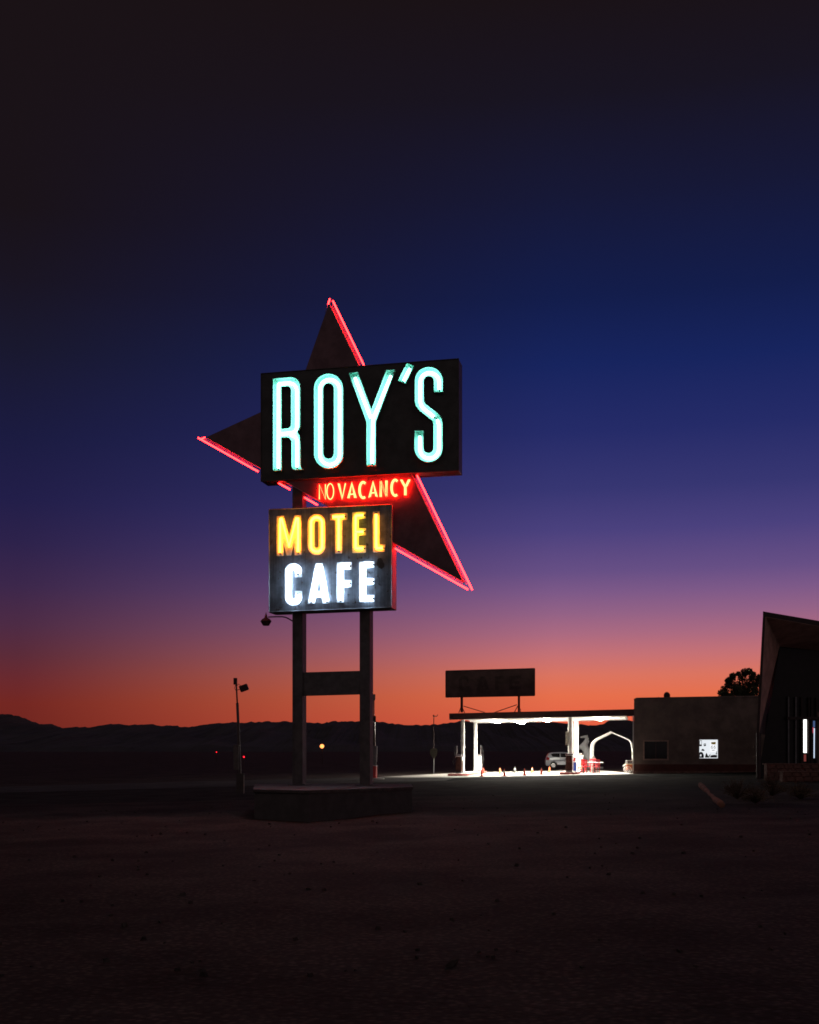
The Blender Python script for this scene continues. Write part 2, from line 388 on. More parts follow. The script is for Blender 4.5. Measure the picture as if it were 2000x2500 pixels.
def neon(path, r, m, parent, name='neon_tube', closed=False, stub=True, seg=8):
    MB_ = MB().tube(path, r, seg, True, closed); o = MB_.build(name, m, parent, True)
    if stub and not closed:
        for a_, b_ in ((path[0], path[1]), (path[-1], path[-2])):
            dd = (a_-b_).normalized(); MB().tube([a_+dd*.001, a_+dd*.022, a_+dd*.026+NV*.04], r*.7, 6).build('electrode', M['electrode'], parent)
    return o
def edge_tube(a_, b_, off=.13, n=.30):
    pa, pb = SP.at(*a_, .06), SP.at(*b_, .06); t_ = (pb-pa).normalized(); o_ = t_.cross(NV).normalized()
    cen = (SP.at(*peak, .06)+SP.at(*ltip, .06)+SP.at(*rtip, .06))/3
    if (pa-cen).dot(o_) < 0: o_ = -o_
    qa, qb = pa+o_*off+NV*(n-.06), pb+o_*off+NV*(n-.06)
    return qa, qb, o_, t_
def along(a_, b_, s, e): return ((a_[0]+(b_[0]-a_[0])*s, a_[1]+(b_[1]-a_[1])*s), (a_[0]+(b_[0]-a_[0])*e, a_[1]+(b_[1]-a_[1])*e))
segs = []
def ln(a_, b_, x): return (x-a_[0])/(b_[0]-a_[0])
segs.append((peak, rtip, ln(peak, rtip, 797.5), ln(peak, rtip, 877.5)))
segs.append((peak, rtip, ln(peak, rtip, 1002), ln(peak, rtip, 1140)))
segs.append((ltip, rtip, ln(ltip, rtip, 481), ln(ltip, rtip, 629)))
segs.append((ltip, rtip, ln(ltip, rtip, 679), ln(ltip, rtip, 707.5)))
segs.append((ltip, rtip, ln(ltip, rtip, 741), ln(ltip, rtip, 775)))
segs.append((ltip, rtip, ln(ltip, rtip, 962), ln(ltip, rtip, 1145)))
for a_, b_, s_, e_ in segs:
    pa, pb = along(a_, b_, s_, e_); qa, qb, o_, t_ = edge_tube(pa, pb)
    neon([qa, qb], .023, M['red_tube'], arrow, stub=False)
    Ln = (qb-qa).length; k = max(1, int(Ln/.75))
    for i in range(k):
        q = qa+(qb-qa)*((i+.5)/k); MB().tube([q-o_*.02, q-o_*.13], .007, 5).build('tube_support', M['return_red'], arrow)
    rl = MB(); rl.tube([qa+(qb-qa).normalized()*.1-o_*.075, qb-(qb-qa).normalized()*.22-o_*.075], .008, 5); rl.build('rail', M['return_red'], arrow)
for a_, b_ in (((805.5, 729), (801.5, 743)), ((489, 1073.5), (501, 1067.5))):
    neon([SP.at(*a_, .3), SP.at(*b_, .3)], .023, M['red_tube'], arrow, stub=False)
# thin lit edge strip going down the far side of the peak
neon([SP.at(800, 745, .3), SP.at(793.5, 764, .3)], .006, M['return_red'], arrow, name='edge_strip', stub=False)

# name cabinet
mb = MB(); px_box(mb, [(637.4, 1175.6), (1120, 1148.6), (1120, 875.3), (637.4, 911.8)], 0, .62)
cab = mb.build('name_cabinet', M['black_paint'], sign, bevel=.01)
mb = MB()   # thin trim frame
c4 = S([(637.4, 1175.6), (1120, 1148.6), (1120, 875.3), (637.4, 911.8)], idn, -.012)
for i in range(4):
    a_, b_ = c4[i], c4[(i+1) % 4]; mb.tube([a_, b_], .012, 4)
mb.build('trim', M['dark_steel'], cab)
def letter_trough(loops, depth=.11):
    mb = MB(); lp = [S(l, z1, -.006) for l in loops]
    mb.plate(lp, NV*.004)
    w = mb
    for l in lp:
        n = len(l); c = sum(l, Vector())/n
        for i in range(n):
            a_, b_ = l[i], l[(i+1) % n]
            if (b_-a_).length < 1e-4: continue
            oo = (b_-a_).normalized().cross(NV)*.005
            w.quad8([a_-oo, b_-oo, b_+oo, a_+oo, a_-oo-NV*depth, b_-oo-NV*depth, b_+oo-NV*depth, a_+oo-NV*depth])
    w.build('letter', M['trough'], cab)
tube_n = -.075
Rl = [[(467,560),(575,551)]+arc(575,606,55,55,-90,0,7)[1:]+[(630,825),(628,850),(612,880),(626,900),(630,940),(630,1075),(634,1092),(645,1104),(600,1108),(586,1102),(578,1085),(578,950)]+
      arc(548,942,30,30,0,-90,5)+[(517,912),(517,1110),(467,1112)],
      [(517,608),(550,605)]+arc(553,628,22,23,-85,0,4)+[(575,830)]+arc(553,832,22,26,0,85,4)+[(517,862)]]
Ol = [arc(800.5,618,87.5,88,180,360,14)+arc(800.5,1010,87.5,88,0,180,14), arc(800,620,32,33,180,360,10)+arc(800,1007,32,33,0,180,10)]
Yl = [[(922,526),(975,520),(1057,745),(1147,509),(1200,506),(1083,820),(1083,1080),(1028,1080),(1028,820)]]
Al = [[(1270,466),(1313,483),(1262,588),(1216,572)]]
Sc = [(1459,640),(1459,574)]+arc(1402,572,57,55,0,-180,12)[1:]+[(1345,690),(1350,712),(1366,733),(1436,787),(1452,806),(1457,830)]+[(1457,960)]+arc(1400,976,57,57,0,180,12)[0:]+[(1343,872)]
Sl = [stroke(Sc, 27)]
for l in (Rl, Ol, Yl, Al, Sl): letter_trough(l)
def T1(pts, closed=False, n=None, m='teal_tube', z=z1, par=None, r=.034):
    return neon(S(pts, z, tube_n if n is None else n), r, M[m], par or cab, closed=closed)
T1([(492,1092),(492,590),(500,582),(555,580)]+arc(560,622,42,42,-90,0,5)+[(602,835)]+arc(575,845,27,32,0,80,4)+[(505,886)])
T1([(560,889)]+arc(566,930,38,38,-80,0,4)+[(604,1085)])
T1(arc(800.5,618,59,60,180,360,12)+arc(800.5,1010,59,60,0,180,12), True)
T1([(953,548),(1049,790)]); T1([(1170,535),(1060,800),(1056,1062)])
T1([(1284,492),(1245,566)])
T1([(1460,618),(1459,574)]+arc(1402,572,57,55,0,-180,12)[1:]+[(1345,690),(1350,712),(1366,733),(1428,782)])
T1([(1448,800),(1457,830),(1457,960)]+arc(1400,976,57,57,0,180,12)+[(1343,900)])

# no vacancy
def vac(pts, r=.016): return neon(S(pts, zD, .06-.045), r, M['vacancy_tube'], arrow, name='neon_tube', stub=False, seg=6)
vac([(405,350),(405,168),(480,350),(480,165)], .014)
neon(S(arc(540,253,42,97,0,360,20)[:-1], zD, .015), .014, M['vacancy_tube'], arrow, closed=True, seg=6)
for o_ in (-8, 8):
    vac([(646+o_,155),(690+o_*.5,346),(736+o_,152)] if o_ < 0 else [(652,157),(692,330),(728,155)])
    k = o_/8.0
    vac([(765+o_,335),(808,150+k*16 if k > 0 else 142),(850-o_,330)] if k > 0 else [(757,335),(808,142),(860,330)])
    vac(arc(948,235,46+o_,98+o_,-55,-300,12))
    vac([(1037,318),(1072,146),(1106,312)] if k > 0 else [(1019,328),(1070,126),(1122,318)])
    vac([(1165+o_,318),(1165+o_,125),(1236+o_,312),(1236+o_,118)])
    vac(arc(1345,207,46+o_,98+o_,-55,-300,12))
    vac([(1420+o_,108),(1470+o_,200),(1470+o_,298)]); vac([(1520+o_,105),(1478+o_,190)])
vac([(785,288),(840,284)]); vac([(1045,272),(1100,268)])

# motel / cafe cabinet
NF = -.08
mb = MB(); px_box(mb, [(657, 1496), (956.4, 1484.4), (956.4, 1229.8), (657, 1242.8)], NF, .56)
cab2 = mb.build('lower_cabinet', M['sign_face'], sign, bevel=.008)
mb = MB(); f = S([(956.7, 1483.6), (956.7, 1230.6)], idn, NF+.01)
d = NV*.55; u = SP.U*.008
mb.quad8([f[0], f[0]+d, f[1]+d, f[1], f[0]+u, f[0]+d+u, f[1]+d+u, f[1]+u]); mb.build('side_panel', M['return_red'], cab2)
mb = MB(); c4 = S([(657, 1494), (956.4, 1482.4), (956.4, 1231.5), (657, 1244.5)], idn, NF-.012)
for i in range(4): mb.tube([c4[i], c4[(i+1) % 4]], .011, 4)
mb.build('trim', M['grey'], cab2)
def flat_letter(loops, z, m):
    mb = MB(); mb.plate([S(l, z, NF-.003) for l in loops], -NV*.012); mb.build('letter', M[m], cab2)
Mo = [(345,195),(510,185),(635,660),(755,175),(918,168),(918,1103),(762,1108),(752,800),(680,1112),(575,1112),(500,800),(500,1120),(345,1125)]
flat_letter([Mo], zA, 'cream_letter')
flat_letter([arc(1275,347,205,203,180,360,14)+arc(1275,897,205,203,0,180,14), arc(1276,356,46,46,180,360,8)+arc(1276,889,46,46,0,180,8)], zA, 'cream_letter')
flat_letter([[(60,140),(460,118),(460,275),(345,283),(340,1062),(178,1065),(178,290),(60,295)]], zB, 'cream_letter')
flat_letter([[(578,105),(895,88),(895,250),(732,262),(730,480),(903,475),(900,640),(730,655),(730,880),(900,878),(897,1045),(578,1055)]], zB, 'cream_letter')
flat_letter([[(1062,78),(1222,75),(1222,860),(1350,855),(1345,1028),(1062,1032)]], zB, 'cream_letter')
Cc = [(452,250),(452,190)]+arc(390,166,62,46,0,-180,12)+arc(390,508,62,50,180,0,12)+[(452,420)]
flat_letter([stroke(Cc, 42)], zC, 'white_letter')
flat_letter([[(665,79),(750,77),(838,573),(752,577),(740,500),(668,502),(655,580),(568,582)], [(708,270),(730,425),(682,427)]], zC, 'white_letter')
flat_letter([[(928,67),(1110,62),(1110,155),(1015,158),(1015,288),(1110,284),(1110,372),(1015,376),(1015,566),(928,569)]], zC, 'white_letter')
flat_letter([[(1205,60),(1392,53),(1392,130),(1290,134),(1290,264),(1392,260),(1392,342),(1290,346),(1290,474),(1392,470),(1392,553),(1205,560)]], zC, 'white_letter')
tn = NF-.062
def T2(pts, z, m, r=.034, closed=False): return neon(S(pts, z, tn), r, M[m], cab2, closed=closed)
T2([(420,1045),(424,262),(460,262),(630,900),(800,250),(842,250),(842,1030)], zA, 'amber_tube')
T2(arc(1275,347,128,125,180,360,12)+arc(1275,897,128,125,0,180,12), zA, 'amber_tube', closed=True)
T2([(120,212),(385,200)], zB, 'amber_tube'); T2([(258,235),(258,985)], zB, 'amber_tube')
T2([(835,170),(670,178),(655,200),(655,560),(840,556)], zB, 'lemon_tube'); T2([(655,585),(655,930),(670,948),(835,944)], zB, 'lemon_tube')
T2([(1135,150),(1138,925),(1155,942),(1290,938)], zB, 'amber_tube')
T2([(440,200),(436,170)]+arc(390,166,58,42,0,-180,10)+arc(390,508,60,48,180,0,10)+[(440,470)], zC, 'white_tube', .040)
T2([(606,545),(690,120),(724,120),(800,540)], zC, 'white_tube', .040); T2([(650,455),(760,450)], zC, 'white_tube', .040)
T2([(1075,110),(970,114),(970,530)], zC, 'white_tube', .040); T2([(1000,330),(1075,326)], zC, 'white_tube', .040)
T2([(1365,94),(1250,98),(1250,520),(1365,514)], zC, 'white_tube', .040); T2([(1280,305),(1365,302)], zC, 'white_tube', .040)
# rust spots, old patches and stand-offs on the face
mb = MB(); rnd = random.Random(5)
for (x, y, r_) in ((1460,75,46),(1480,100,40)):
    c = SP.at(*zC(x, y), NF-.004); lp = []
    for k in range(14):
        a_ = 2*math.pi*k/14; rr = r_*.19710*34/F*rnd.uniform(.85, 1.1); lp.append(c+SP.U*rr*math.cos(a_)*.9+Vector((0,0,1))*rr*math.sin(a_)*1.3)
    mb.prism(lp, -NV*(.004+.002*len(mb.f)/60))
mb.build('round_patch', mat('brown_patch', (.035,.025,.02), .9), cab2)
mb = MB()
for (x, y) in ((228,195),(205,255),(238,385),(255,585),(240,520),(1180,20),(1225,15),(1440,100),(1400,380),(1075,480),(1160,575),(860,470),(500,318),(545,560),(1440,240),(1452,340),(1560,425),(420,632),(1320,180)):
    for q in range(3):
        c = SP.at(*zC(x+rnd.uniform(-10,10), y+rnd.uniform(-16,16)), NF-.003); lp = []; R0 = rnd.uniform(.008, .028)
        for k in range(7):
            a_ = 2*math.pi*k/7; rr = R0*rnd.uniform(.5, 1.2); lp.append(c+SP.U*rr*math.cos(a_)*.6+Vector((0,0,1))*rr*math.sin(a_)*1.4)
        mb.prism(lp, -NV*rnd.uniform(.006, .02)+SP.U*rnd.uniform(-.004, .004))
mb.build('peeling_paint', mat('rust', (.07,.045,.03), .6, .2, .5, 30), cab2)
mb = MB()
for (x, y) in ((1440,105),(505,320),(236,380),(1130,575),(1385,182),(1080,190),(1500,1005),(820,1160)):
    z_ = zC if y < 700 else zA
    c = SP.at(*z_(x, y), NF-.01); MB().lathe([(.009,0),(.011,.01),(.002,.02)], c-NV*.02, 8, 'Y', -A).build('screw_head', M['chrome'], cab2)
# wires between tubes
mb = MB()
for z_, pts in ((zB, [(850,180),(920,185),(925,330),(930,440)]), (zB, [(780,372),(905,345)]), (zA, [(840,1025),(960,1015),(1000,1022)]), (zC, [(1428,220),(1455,270),(1450,345)])):
    MB().tube(S(pts, z_, NF-.015), .004, 5).build('wire', M['electrode'], cab2)

# gooseneck lantern on the left post
lant = empty('gooseneck_lamp', SP.at(714, 1516, .3), 'small unlit hexagonal lantern on a curved arm, reaching left from the tall sign post', 'lamp')
zz = lambda x, y: (630+x*.075362, 1480+y*.075362)
mb = MB(); mb.tube(S([(1150,500),(1090,465),(1000,410),(900,362),(780,342),(600,342),(330,352)], zz, .3), .019, 8); mb.build('arm', M['dark_steel'], lant, True)
c = SP.at(*zz(260, 500), .3); s_ = .075362*34/F
hx = lambda r, y: (r*s_, (500-y)*s_)
mb = MB(); mb.lathe([hx(4,195),hx(16,210),hx(14,240),hx(40,300),hx(52,370),hx(130,415),hx(190,490)], c, 6); mb.build('cap', mat('lantern_red', (.25,.06,.05), .5), lant)
mb = MB(); mb.lathe([hx(172,495),hx(100,622)], c, 6); mb.build('glass', mat('lantern_glass', (.10,.06,.05), .2), lant)
mb = MB(); mb.lathe([hx(184,489),hx(184,497)], c, 6)
for k in range(6):
    a_ = 2*math.pi*k/6; e = Vector((math.cos(a_), math.sin(a_), 0)); mb.tube([c+e*172*s_, c+e*100*s_+Vector((0,0,-122*s_))], .006, 4)
mb.lathe([hx(104,620),hx(104,634)], c, 6); mb.build('frame', M['dark_steel'], lant)

# ------------------------------------------------------------------ canopy
CA = R(11.5); U = Vector((math.cos(CA), -math.sin(CA), SL)); V = Vector((math.sin(CA), math.cos(CA), 0)); Z = Vector((0,0,1))
C0 = Vector((2.64, 79.0, 0))                                    # under the front-left corner
def CW(u, v, z): p = C0+Vector((U.x*u, U.y*u, 0))+V*v; p.z = z+SL*u*1.0; return p   # z as at the left end
zt, zb = 4.21, 3.79
can = empty('gas_canopy', CW(0, 0, gz(2.64)), 'long flat filling station canopy with glowing white ceiling on white columns', 'canopy')
mb = MB()
def cbox(mb, u0, u1, v0, v1, z0, z1): return mb.quad8([CW(u0,v0,z0),CW(u1,v0,z0),CW(u1,v0,z1),CW(u0,v0,z1),CW(u0,v1,z0),CW(u1,v1,z0),CW(u1,v1,z1),CW(u0,v1,z1)])
UL = 12.08
cbox(mb, 0, UL, 0, .12, zb, zt); cbox(mb, 0, .12, .12, 9.6, zb+.22, zt); cbox(mb, 0, UL, 9.6, 9.72, zb+.25, zt)
mb.build('fascia', M['fascia'], can)
mb = MB(); cbox(mb, .9, UL-.55, .12, 9.6, zb+.005, zb+.12); mb.build('ceiling', M['white_paint'], can)
mb = MB()
for v in (3.2, 6.4): cbox(mb, .92, UL-.57, v, v+.14, zb-.10, zb+.003)
for u in (3.7, 6.5, 9.3): cbox(mb, u, u+.03, .2, 9.5, zb-.008, zb+.003)
mb.build('ceiling_beam', M['white_paint'], can)
mb = MB(); cbox(mb, .12, UL, .12, 9.6, zt-.12, zt-.02); mb.build('roof_deck', M['roof'], can)
cols4 = [(1130.3, 1.0, .25), (1161.0, 6.8, .27), (1393.0, 1.1, .33), (1407.3, 5.4, .33)]
def u_at(px, v):
    lo, hi = -5, 30
    for _ in range(50):
        m_ = (lo+hi)/2; p = CW(m_, v, 0)
        if CX+F*p.x/p.y < px: lo = m_
        else: hi = m_
    return lo
cpos = []
for px, v, w in cols4:
    u = u_at(px, v); cpos.append((u, v)); mb = MB(); p = CW(u, v, 0); g = gz(p.x)+.15
    top = zb+.003+SL*u
    r_ = w/2
    mb.lathe([(r_*1.25, g), (r_*1.25, g+.05), (r_, g+.09), (r_, top-.10), (r_*1.2, top-.06), (r_*1.2, top)], (p.x, p.y, 0), 20)
    c_ = mb.build('column', M['white_paint'], can, True); c_.modifiers.new('es', 'EDGE_SPLIT').split_angle = R(40)
# light fixtures
for i, (px, v0) in enumerate(((1199, 1.6), (1324, 1.6), (1456, 1.2), (1262, 6.2))):
    u = u_at(px, v0); mb = MB(); ln_ = 2.6
    cbox(mb, u, u+.34, v0, v0+ln_, zb-.05, zb); fx = mb.build('light_fixture', M['white_paint'], can)
    mb = MB(); cbox(mb, u+.02, u+.32, v0+.02, v0+ln_-.02, zb-.14, zb-.052); mb.build('diffuser', M['canopy_side'], fx)
    mb = MB(); cbox(mb, u+.03, u+.31, v0+.03, v0+ln_-.03, zb-.15, zb-.142); mb.build('lamp_panel', M['canopy_lamp'], fx)
# white box sign on the near right column, conduit
u, v = cpos[2]
mb = MB(); c_ = CW(u-.24, v-.12, 2.42); mb.box(c_, (.16, .3, .86), -CA); mb.build('panel_box', mat('cream_box', (.62,.6,.52), .5), can)

# roof sign CAFE (unlit)
rs = empty('roof_sign', CW(2, 3, zt), 'unlit dark rectangular board on two posts standing on the canopy roof', 'sign')
RP = Plane(CW(0, 1.2, 0).x, CW(0, 1.2, 0).y, CA)
def z4(x, y): return (880+x*.301449, 1600+y*.301449)
def RS(pts, n=0, z=z4): return [RP.at(*z(*p), n) for p in pts]
f = RS([(693,340),(1412,326),(1412,107),(693,127)]); d = RP.N*.25
mb = MB(); mb.quad8([*f, *[p+d for p in f]]); brd = mb.build('board', M['board'], rs, bevel=.02)
mb = MB()
for i in range(4): mb.tube([f[i]-RP.N*.02, f[(i+1) % 4]-RP.N*.02], .035, 4)
mb.build('frame', M['fascia'], brd)
def bl(loops): mbx = MB(); mbx.plate([RS(l, -.004) for l in loops], -RP.N*.03); mbx.build('letter', M['board_letter'], brd)
bl([stroke([(872,205),(872,196)]+arc(842,200,30,20,0,-180,8)+[(812,255)]+arc(842,255,30,18,180,0,8)+[(872,250)], 13)])
bl([[(975,172),(1010,171),(1045,280),(1018,281),(1010,258),(975,259),(967,282),(940,283)],[(992,198),(1003,236),(981,237)]])
bl([[(1092,170),(1168,168),(1168,192),(1118,193),(1118,212),(1160,211),(1160,233),(1118,234),(1118,279),(1092,280)]])
bl([[(1205,167),(1300,165),(1300,187),(1232,189),(1232,209),(1290,208),(1290,229),(1232,230),(1232,252),(1300,250),(1300,274),(1205,276)]])
for xl, xr in ((811,829),(1275,1292)):
    f = RS([(xl,462),(xr,462),(xr,330),(xl,332)], .05); d = RP.N*.16; mb = MB(); mb.quad8([*f, *[p+d for p in f]]); mb.build('post', M['fascia'], rs)
for pts in ([(835,411),(1008,463)], [(1268,400),(1086,463)], [(815,420),(797,466)], [(826,424),(845,466)], [(1276,410),(1248,460)]):
    mb = MB(); mb.tube(RS(pts, .1), .03, 6); mb.build('brace', M['fascia'], rs)
mb = MB(); mb.tube(RS([(1299,462),(1299,440),(1296,432)], .1), .02, 6); mb.build('conduit', M['fascia'], rs)

# pump islands
def island(pts, lab, m2):
    o = empty('pump_island', (pts[0][0], pts[0][1], gz(pts[0][0])+.018), lab, 'pump island', 'raised islands under the canopy')
    lp = [(x, y, gz(x)+.0) for x, y in pts]; mb = MB(); mb.prism(lp, (0,0,.16)); mb.build('kerb', m2, o, bevel=.02)
    cx_ = sum(p[0] for p in pts)/len(pts); cy_ = sum(p[1] for p in pts)/len(pts)
    mb = MB(); mb.prism([(cx_+(x-cx_)*.86, cy_+(y-cy_)*.94, gz(x)+.161) for x, y in pts], (0,0,.01)); mb.build('island_top', M['island_top'], o)
def isl_poly(u, v0, v1, w):
    pts = []
    for a_ in range(0, 181, 30): pts.append((u+w*math.cos(R(180+a_)), v0+w*.8*math.sin(R(180+a_))))
    for a_ in range(0, 181, 30): pts.append((u+w*math.cos(R(a_)), v1+w*.8*math.sin(R(a_))))
    return [(CW(a_, b_, 0).x, CW(a_, b_, 0).y) for a_, b_ in pts]
u1, u3 = cpos[0][0], cpos[2][0]
island(isl_poly(u1-.05, -.6, 7.8, .72), 'long pump island with two thin columns, beside the leftmost orange cone', M['kerb'])
island(isl_poly(u3+.0, -.3, 7.0, .62), 'short dark red pump island in front of the parked silver car', mat('dark_red_kerb', (.20,.03,.03), .6))

# petrol pumps (local: front towards -Y)
def pump(body_m, label, mast=True, h=1.25, w=.42):
    o = empty('gas_pump', (0,0,0), label, 'gas pump', 'old gas pumps on the islands'); WL[o.name] = Vector((0,0,0))
    mb = MB(); mb.box((0,0,.05), (w*1.05,.62,.1)); mb.build('plinth', M['grey'], o)
    mb = MB(); mb.quad8([(-w/2,-.28,.1),(w/2,-.28,.1),(w/2*.92,-.24,h-.12),(-w/2*.92,-.24,h-.12),(-w/2,.28,.1),(w/2,.28,.1),(w/2*.92,.24,h-.12),(-w/2*.92,.24,h-.12)]); b_ = mb.build('cabinet', body_m, o, bevel=.02)
    for s_ in (-1, 1):
        mb = MB(); mb.box((s_*(w/2+.002),0,h*.38), (.012,.42,h*.42), 0); mb.build('door_panel', M['white_paint'] if body_m is not M['maroon'] else M['maroon'], b_)
    mb = MB(); mb.box((0,0,h-.06), (w*1.06,.58,.12)); mb.build('top_cap', M['chrome'], o, bevel=.02)
    mb = MB(); mb.box((w/2+.02,0,h*.78), (.06,.40,.26)); mb.build('display', M['white_paint'], o, bevel=.01)
    if mast:
        mb = MB(); mb.tube([(-w/2+.03,.1,h-.4),(-w/2+.03,.1,h+.62)], .018, 8)
        for k in range(4): mb.lathe([(.03,0),(.03,.05)], (-w/2+.03,.1,h+.12+k*.15), 8)
        mb.build('mast', M['chrome'], o)
        mb = MB(); mb.tube([(-w/2+.03,.1,h+.6),(-w/2-.08,.1,h+.5),(-w/2-.16,.1,h),(-w/2-.20,.1,.75),(-w/2-.12,.1,.5),(-w/2-.03,.1,.62),(-w/2-.02,.1,.78)], .014, 6)
        mb.build('hose', M['tyre'], o, True)
    mb = MB(); mb.box((-w/2-.03,.1,.84), (.05,.1,.16)); mb.tube([(-w/2-.03,.1,.84),(-w/2-.08,.1,.7)], .015, 6); mb.build('nozzle', M['grey'], o)
    return o
def onisl(px, v, dz=.171): p = CW(u_at(px, v), v, 0); return (p.x, p.y, gz(p.x)+dz)
pa = pump(M['maroon'], 'dark gas pump with white nozzle mast in front of the first canopy column', h=1.22, w=.40)
pb = pump(M['white_paint'], 'brightly lit white gas pump right of the second thin canopy column', h=1.22, w=.36)
pc = pump(M['maroon'], 'glossy dark red gas pump hiding the rear of the silver car', mast=False, h=1.2, w=.42)
for o, px, v, rz in ((pa, 1121, .1, -CA), (pb, 1169.5, 7.6, -CA+R(180)), (pc, 1390, .15, -CA)):
    o.location = onisl(px, v); o.rotation_euler = (0,0,rz)
p4 = dup(pc, onisl(1414.5, 6.2), -CA, 'cream gas pump mostly hidden behind the thick canopy column')
for ch in p4.children:
    if ch.name.startswith('cabinet'): ch.data = ch.data.copy(); ch.data.materials[0] = mat('cream_enamel', (.75,.66,.42), .5)
wb = empty('waste_bin', onisl(1403.8, 1.6), 'white island cabinet with a blue front panel', 'bin')
c_ = wb.location
mb = MB(); mb.box(c_+Z*.34, (.27,.3,.68), -CA); mb.build('cabinet', M['white_paint'], wb, bevel=.015)
mb = MB(); mb.box(c_+Z*.33-V*.158+U*.01, (.19,.012,.56), -CA); mb.build('front_panel', M['blue'], wb)
rb = empty('towel_box', c_+Z*.68, 'small red box on top of the white and blue cabinet', 'box')
mb = MB(); mb.box(c_+Z*.80-U*.03, (.20,.22,.22), -CA); mb.build('body', M['red_enamel'], rb, bevel=.02)
mb = MB(); mb.box(c_+Z*.93-U*.03, (.23,.25,.03), -CA); mb.build('lid', M['maroon'], rb)

# cones
def cone(m, band, label, h=.44):
    o = empty('traffic_cone', (0,0,0), label, 'traffic cone', 'traffic cones on the bright forecourt'); WL[o.name] = Vector((0,0,0))
    mb = MB(); mb.box((0,0,.015), (.26,.26,.03)); mb.build('foot', m, o, bevel=.008)
    mb = MB(); mb.lathe([(.10,.03),(.095,.05),(.02,h),(.012,h+.005)], (0,0,0), 18); mb.build('cone_body', m, o, True)
    if band:
        k = lambda z: .095-(z-.05)/(h-.05)*.075+.002
        mb = MB(); mb.lathe([(k(.24),.24),(k(.33),.33)], (0,0,0), 18); mb.build('white_band', M['white_paint'], o, True)
    return o
def gpt(x, y):                              # photo pixel -> point on the apron
    dx = (x-CX)/F; d_ = (CH-.018)/((y-YH)/F+SL*dx); return Vector((dx*d_, d_, gz(dx*d_)+.018))
cs = [(1176,1896,'cone',0,'deep orange cone standing at the right end of the long pump island'),
 (1221.2,1889.4,'cone_pale',0,'faded orange cone just behind the white banded orange cone'),
 (1231.5,1894.8,'cone',1,'orange cone with white band, between the faded orange and the grey cone'),
 (1257.4,1887.9,'cone_grey',1,'dull grey cone with white top, third gap from the left'),
 (1280.9,1893,'cone',0,'orange cone between the grey cone and the pale white tipped cone'),
 (1299.9,1887,'cone_pale',1,'pale orange cone with bright white tip, mid row'),
 (1322.2,1891.5,'cone',0,'orange cone left of the silver car rear wheel'),
 (1342,1886.4,'cone_pale',0,'small pale orange cone in front of the car rear wheel'),
 (1180.5,1889,'cone',0,'orange cone half hidden behind another at the long island end')]
for i, (x, y, m_, bnd, lab) in enumerate(cs):
    o = cone(M[m_], bnd, lab, .45 if m_ != 'cone_pale' else .42); o.location = gpt(x, y); o.rotation_euler = (0,0,random.uniform(0,1.5))

